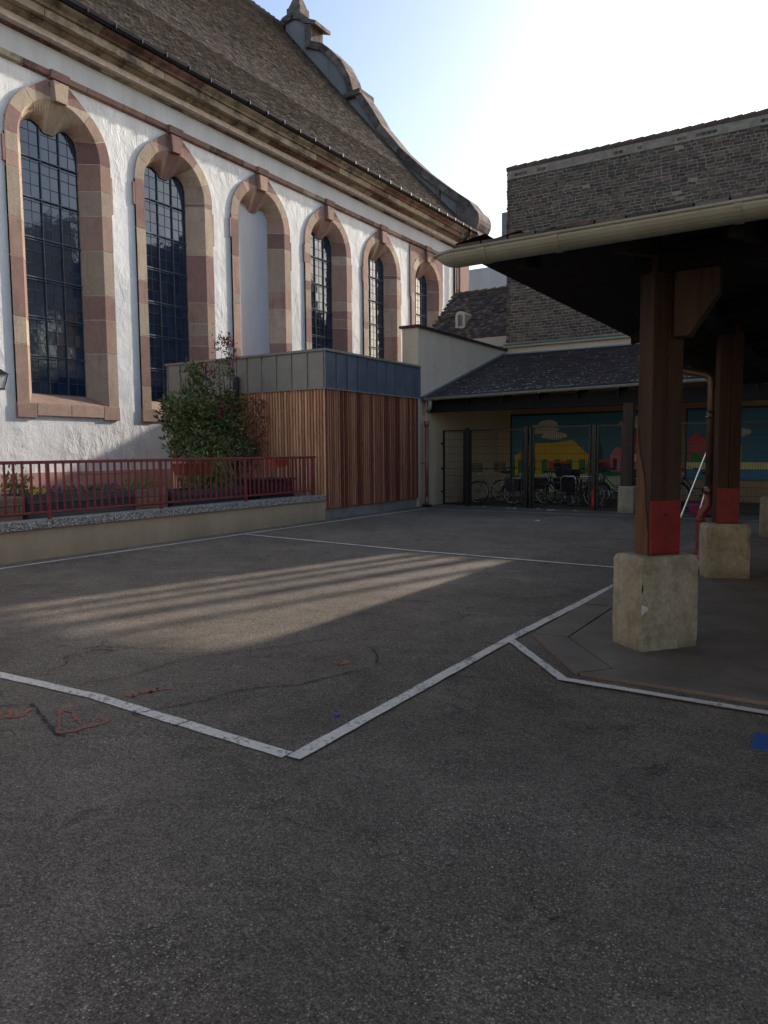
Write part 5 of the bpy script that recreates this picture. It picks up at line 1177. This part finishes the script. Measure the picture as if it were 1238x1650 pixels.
# thin tiles along the south eave, and boards below
m = MB(); r11 = random.Random(5)
for row in range(8):
    s = row * 0.17; x = EX0 + s * 1.0
    while x < EX1 - s:
        l = 0.045 + r11.gauss(0, 0.003); t = r11.random(); y, z = EY0 - 0.03 + s, EZ + s * 0.20
        m.quad((x, y, z + l), (x + 0.17, y, z + l), (x + 0.17, y + 0.21, z + 0.04 + 0.05), (x, y + 0.21, z + 0.04 + 0.05), t); m.quad((x, y, z + l - 0.02), (x + 0.17, y, z + l - 0.02), (x + 0.17, y, z + l), (x, y, z + l), t); x += 0.18
for row in range(8):
    s = row * 0.17; y = EY0 + s
    while y < EY1 - s:
        l = 0.06 + r11.gauss(0, 0.004); t = r11.random(); x, z = EX0 - 0.02 + s, EZ + s * 0.20
        m.quad((x, y + 0.17, z + l), (x, y, z + l), (x + 0.21, y, z + 0.09), (x + 0.21, y + 0.17, z + 0.09), t); m.quad((x, y + 0.17, z + l - 0.02), (x, y, z + l - 0.02), (x, y, z + l), (x, y + 0.17, z + l), t); y += 0.18
m.build('roof_tiles', 'far_tiles', RFS, kind='stuff')
# rafters below
for k in range(9):
    y = RY0 + 0.1 + k * 0.58
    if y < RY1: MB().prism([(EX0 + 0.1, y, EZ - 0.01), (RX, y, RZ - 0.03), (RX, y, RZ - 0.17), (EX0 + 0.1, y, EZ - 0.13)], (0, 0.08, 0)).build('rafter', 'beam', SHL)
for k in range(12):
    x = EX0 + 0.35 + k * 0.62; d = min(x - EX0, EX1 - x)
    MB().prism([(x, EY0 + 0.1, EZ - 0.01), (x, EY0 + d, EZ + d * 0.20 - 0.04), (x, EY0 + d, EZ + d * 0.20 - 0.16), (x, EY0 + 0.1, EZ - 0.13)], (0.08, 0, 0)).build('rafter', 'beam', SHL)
# gutters
g = MB(); halfround(g, (EX0 + 0.03, EY0 - 0.08, 2.80), (EX1, EY0 - 0.08, 2.83), 0.086, n=12)
NOSE = [(EX0 + 0.03, 1.0), (EX0 - 0.02, 0.9), (EX0 - 0.06, 0.68), (EX0 - 0.09, 0.42), (EX0 - 0.12, 0.12)]
for (xa, ka), (xb, kb) in zip(NOSE, NOSE[1:]):
    for k in range(12):
        a0, a1 = math.pi + math.pi * k / 12, math.pi + math.pi * (k + 1) / 12
        q = lambda x, kk, a: (x, EY0 - 0.08 + 0.086 * kk * math.cos(a), 2.80 + 0.086 * kk * math.sin(a))
        g.quad(q(xa, ka, a0), q(xa, ka, a1), q(xb, kb, a1), q(xb, kb, a0))
    g.quad(q(xa, ka, math.pi), q(xb, kb, math.pi), q(xb, kb, 2 * math.pi), q(xa, ka, 2 * math.pi))
g.tube([(EX0 + 0.03, EY0 - 0.166, 2.80), (EX0 - 0.06, EY0 - 0.14, 2.80), (EX0 - 0.13, EY0 - 0.085, 2.80)], 0.011, 6)
GS = g.build('gutter', 'gutter', SHL, smooth=True)
cl3 = MB()
for k in range(12):
    a0, a1 = math.pi + math.pi * k / 12, math.pi + math.pi * (k + 1) / 12; r_ = 0.092
    cl3.hexa([(-0.02, -r_ * math.cos(a0) * -1, r_ * math.sin(a0)), (0.02, r_ * math.cos(a0), r_ * math.sin(a0)), (0.02, r_ * math.cos(a1), r_ * math.sin(a1)), (-0.02, r_ * math.cos(a1), r_ * math.sin(a1)), (-0.02, 0.086 * math.cos(a0), 0.086 * math.sin(a0)), (0.02, 0.086 * math.cos(a0), 0.086 * math.sin(a0)), (0.02, 0.086 * math.cos(a1), 0.086 * math.sin(a1)), (-0.02, 0.086 * math.cos(a1), 0.086 * math.sin(a1))])
cl3 = cl3.mesh('gutter_joint', 'gutter')
for x in (-1.98, -1.52, -0.55, 0.5, 1.6, 2.8, 4.0): put('gutter_joint', cl3, GS, (x, EY0 - 0.08, 2.80 + 0.004 * (x + 2.2)))
# posts on pedestals
def rot2(cx, cy, ang):
    a = Vector((math.cos(ang), math.sin(ang), 0)); b = Vector((-math.sin(ang), math.cos(ang), 0)); return Vector((cx, cy, 0)), a, b
def pedestal(cx, cy, ang, ha, hb, h, z0=0.02):
    c, a, b = rot2(cx, cy, ang); n = 12; nz_ = 16; rr = random.Random(int(cx * 1000 + cy * 77)); m = MB()
    lev = [h * k / nz_ * 0.93 for k in range(nz_ + 1)] + [h - 0.02, h - 0.004, h]
    kk = [1.0] * (nz_ + 1) + [0.955, 0.90, 0.86]
    ring = [(-1 + 2 * k / n, -1) for k in range(n)] + [(1, -1 + 2 * k / n) for k in range(n)] + [(1 - 2 * k / n, 1) for k in range(n)] + [(-1, 1 - 2 * k / n) for k in range(n)]
    rows = []
    for z, k in zip(lev, kk):
        row = []
        for (u, v) in ring:
            cn = abs(u) > 0.99 and abs(v) > 0.99
            s_ = k * (1 - (0.014 if cn else 0) - abs(rr.gauss(0, 0.012 if cn else 0.0025)))
            if z < 0.03: s_ += rr.uniform(-0.008, 0.012)
            row.append(len(m.v)); m.v.append(tuple(c + a * u * ha * s_ + b * v * hb * s_ + Vector((0, 0, z + (rr.gauss(0, 0.002) if z > 0.1 else 0)))))
        rows.append(row)
    q = len(ring)
    for p, r_ in zip(rows, rows[1:]):
        for j in range(q): m.f.append((p[j], p[(j + 1) % q], r_[(j + 1) % q], r_[j])); m.t.append(None)
    m.f.append(tuple(rows[-1])); m.t.append(None)
    return m.build('pedestal', 'pedestal', SHL)
def post(cx, cy, ang, ha, hb, z0, z1, plate=True, two=True, worn=False):
    c, a, b = rot2(cx, cy, ang)
    zc, hz = (z0 + z1) / 2, (z1 - z0) / 2
    if two:
        for s in (-1, 1):
            MB().obox(c + a * s * ha / 2 + Vector((0, 0, zc)), a * (ha / 2 - 0.002), b * hb, (0, 0, hz)).build('post', 'post', SHL, bevel=0.006)
        if worn:      # splintered bare wood on the narrow face; warm light at the foot painted in
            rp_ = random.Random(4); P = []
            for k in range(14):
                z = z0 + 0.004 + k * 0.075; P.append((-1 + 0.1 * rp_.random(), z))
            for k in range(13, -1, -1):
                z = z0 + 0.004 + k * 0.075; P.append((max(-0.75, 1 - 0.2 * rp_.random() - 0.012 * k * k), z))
            MB().prism([c - a * (ha + 0.001) + b * u * hb * 0.98 * -1 + Vector((0, 0, z)) for u, z in P], a * -0.007).build('lit_bare_wood', 'post_lit_worn', SHL)
    else: MB().obox(c + Vector((0, 0, zc)), a * ha, b * hb, (0, 0, hz)).build('post', 'post', SHL, bevel=0.006)
    if plate:
        for s in (-1, 1):
            pl = MB().obox(c + b * s * (hb + 0.006) + Vector((0, 0, z0 + 0.215)), a * (ha - 0.004), b * 0.005, (0, 0, 0.205)).build('steel_plate', 'red_plate', SHL, bevel=0.003)
            for zz in (0.13, 0.31):
                q = c + b * s * (hb + 0.011) + Vector((0, 0, z0 + zz)) + a * 0.0
                MB().tube([q, q + b * s * 0.016], [0.014, 0.011], 6).build('bolt', 'pipe_brown', pl)
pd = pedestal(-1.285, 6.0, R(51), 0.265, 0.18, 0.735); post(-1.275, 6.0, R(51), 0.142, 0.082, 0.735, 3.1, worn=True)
pedestal(-1.30, 9.68, R(24.5), 0.25, 0.22, 0.66); post(-1.28, 9.66, R(24.5), 0.13, 0.09, 0.66, 3.1)
pedestal(-1.10, 14.45, R(10), 0.25, 0.22, 0.70); post(-1.10, 14.45, R(10), 0.12, 0.10, 0.70, 3.1)
pedestal(2.6, 5.9, 0, 0.25, 0.25, 0.72); post(2.6, 5.9, 0, 0.12, 0.12, 0.72, 3.1)
# chips in the first pedestal: dark notch at the arris and a white paint blot
c1, a1, b1 = rot2(-1.285, 6.0, R(51))
corner = c1 - a1 * 0.262 - b1 * 0.178
FRF = lambda u, z: c1 - a1 * 0.262 - b1 * 0.1805 + a1 * u + Vector((0, 0, z))
MB().prism([FRF(0.002, 0.55), FRF(0.012, 0.50), FRF(0.002, 0.46), FRF(-0.004, 0.50)], b1 * -0.002).build('chip', 'crack', pd)
MB().prism([FRF(0.0, 0.38), FRF(0.03, 0.37), FRF(0.055, 0.355), FRF(0.06, 0.335), FRF(0.03, 0.325), FRF(0.015, 0.31), FRF(0.0, 0.30)], b1 * -0.002).build('paint_blot', flat('white_blot', (0.6, 0.6, 0.58)), pd)
MB().prism([FRF(0.0, 0.02), FRF(0.33, 0.02), FRF(0.335, 0.10), FRF(0.31, 0.17), FRF(0.25, 0.215), FRF(0.15, 0.225), FRF(0.05, 0.235), FRF(0.0, 0.235)], b1 * -0.007).build('repair_patch', 'patch', pd, bevel=0.003)
# beams, brackets
MB().box(-1.45, 5.4, 5.86, 6.06, 2.86, 3.04).build('beam', 'beam', SHL); MB().box(-1.42, -1.22, 6.07, 15.9, 2.86, 3.04).build('beam', 'beam', SHL)
MB().prism([(-1.17, 5.90, 2.38), (-1.06, 5.90, 2.38), (-0.86, 5.90, 2.68), (-0.86, 5.90, 2.855), (-1.17, 5.90, 2.855)], (0, 0.14, 0)).build('bracket', 'post', SHL, bevel=0.006)
MB().prism([(-1.37, 6.12, 2.38), (-1.37, 6.25, 2.38), (-1.37, 6.5, 2.70), (-1.37, 6.5, 2.855), (-1.37, 6.12, 2.855)], (0.12, 0, 0)).build('bracket', 'post', SHL, bevel=0.006)
MB().prism([(-1.33, 9.8, 2.3), (-1.33, 9.95, 2.3), (-1.33, 10.5, 2.8), (-1.33, 10.5, 2.855), (-1.33, 9.8, 2.855)], (0.12, 0, 0)).build('bracket', 'beam', SHL)
# right-hand wall that closes the shelter (outside the frame)
MB().box(5.2, 5.4, 5.0, 16.2, 0, 3.0).build('wall', 'tan_render', SHL)
# shelter downpipe
DP = thing('shelter_downpipe', 'brown downpipe with swan neck and red iron foot by the second pedestal', 'downpipe', (-1.5, 9.8, 0))
def arc_path(pts, rad=0.08, n=5):
    P = [Vector(p) for p in pts]; out = [P[0]]
    for a, b, c in zip(P, P[1:], P[2:]):
        u, v = (a - b).normalized(), (c - b).normalized(); s, e = b + u * rad, b + v * rad
        for k in range(n + 1):
            t = k / n; out.append((s * (1 - t) + b * t) * (1 - t) + (b * (1 - t) + e * t) * t)
    out.append(P[-1]); return out
MB().tube(arc_path([(-2.30, 9.7, 2.72), (-2.30, 9.7, 2.62), (-1.48, 9.72, 2.42), (-1.48, 9.72, 1.0)], 0.09), 0.046, 14).tube([(-1.48, 9.72, 1.9), (-1.48, 9.72, 2.0)], 0.053, 14).tube([(-1.48, 9.72, 1.0), (-1.48, 9.72, 1.09)], 0.055, 14).build('pipe', 'pipe_brown', DP, smooth=True)
MB().tube(arc_path([(-1.48, 9.72, 1.02), (-1.48, 9.72, 0.86), (-1.56, 9.70, 0.76), (-1.56, 9.70, 0.12), (-1.60, 9.62, 0.04)], 0.05), 0.05, 14).tube([(-1.56, 9.70, 0.66), (-1.56, 9.70, 0.72)], 0.058, 14).tube([(-1.56, 9.70, 0.0), (-1.56, 9.70, 0.24)], 0.062, 14).build('foot', 'iron_red', DP, smooth=True)
for q in ((-1.48, 9.72, 1.93), (-1.48, 9.72, 1.08), (-1.56, 9.70, 0.24)): MB().torus(q, 0.057, 0.006, 'Z', 16, 5).build('collar', 'steel', DP)

# ---------------------------------------------------------------- school building behind the camera (reflects the low sun into the yard)
SB = thing('school_building', 'cream rendered school building on the near side of the yard behind the viewer', 'building', (-3, -14, 0))
MB().box(-15, 14, -18, -11, 0, 8.5).build('wall', 'school', SB)
wm = MB().box(-0.55, 0.55, -0.03, 0.03, -0.85, 0.85).mesh('window', 'glass')
for k in range(9):
    for z in (2.0, 5.6): put('window', wm, SB, (-13 + k * 3, -10.98, z))
MB().prism([(-15.4, -18.5, 8.5), (-15.4, -14.5, 11.5), (-15.4, -10.5, 8.5)], (29.8, 0, 0)).build('roof', 'far_tiles', SB)
# small blue bit of chalk on the asphalt, tiny leaves
o = MB().hexa([(-2.52, 3.42, 0.001), (-2.50, 3.42, 0.001), (-2.50, 3.45, 0.001), (-2.52, 3.45, 0.001), (-2.52, 3.42, 0.012), (-2.50, 3.42, 0.012), (-2.50, 3.45, 0.012), (-2.52, 3.45, 0.012)]).build('chalk_piece', flat('blue_chalk', (0.05, 0.04, 0.35))); tag(o, 'tiny dark blue chalk piece on the asphalt left of the long white line', 'chalk')
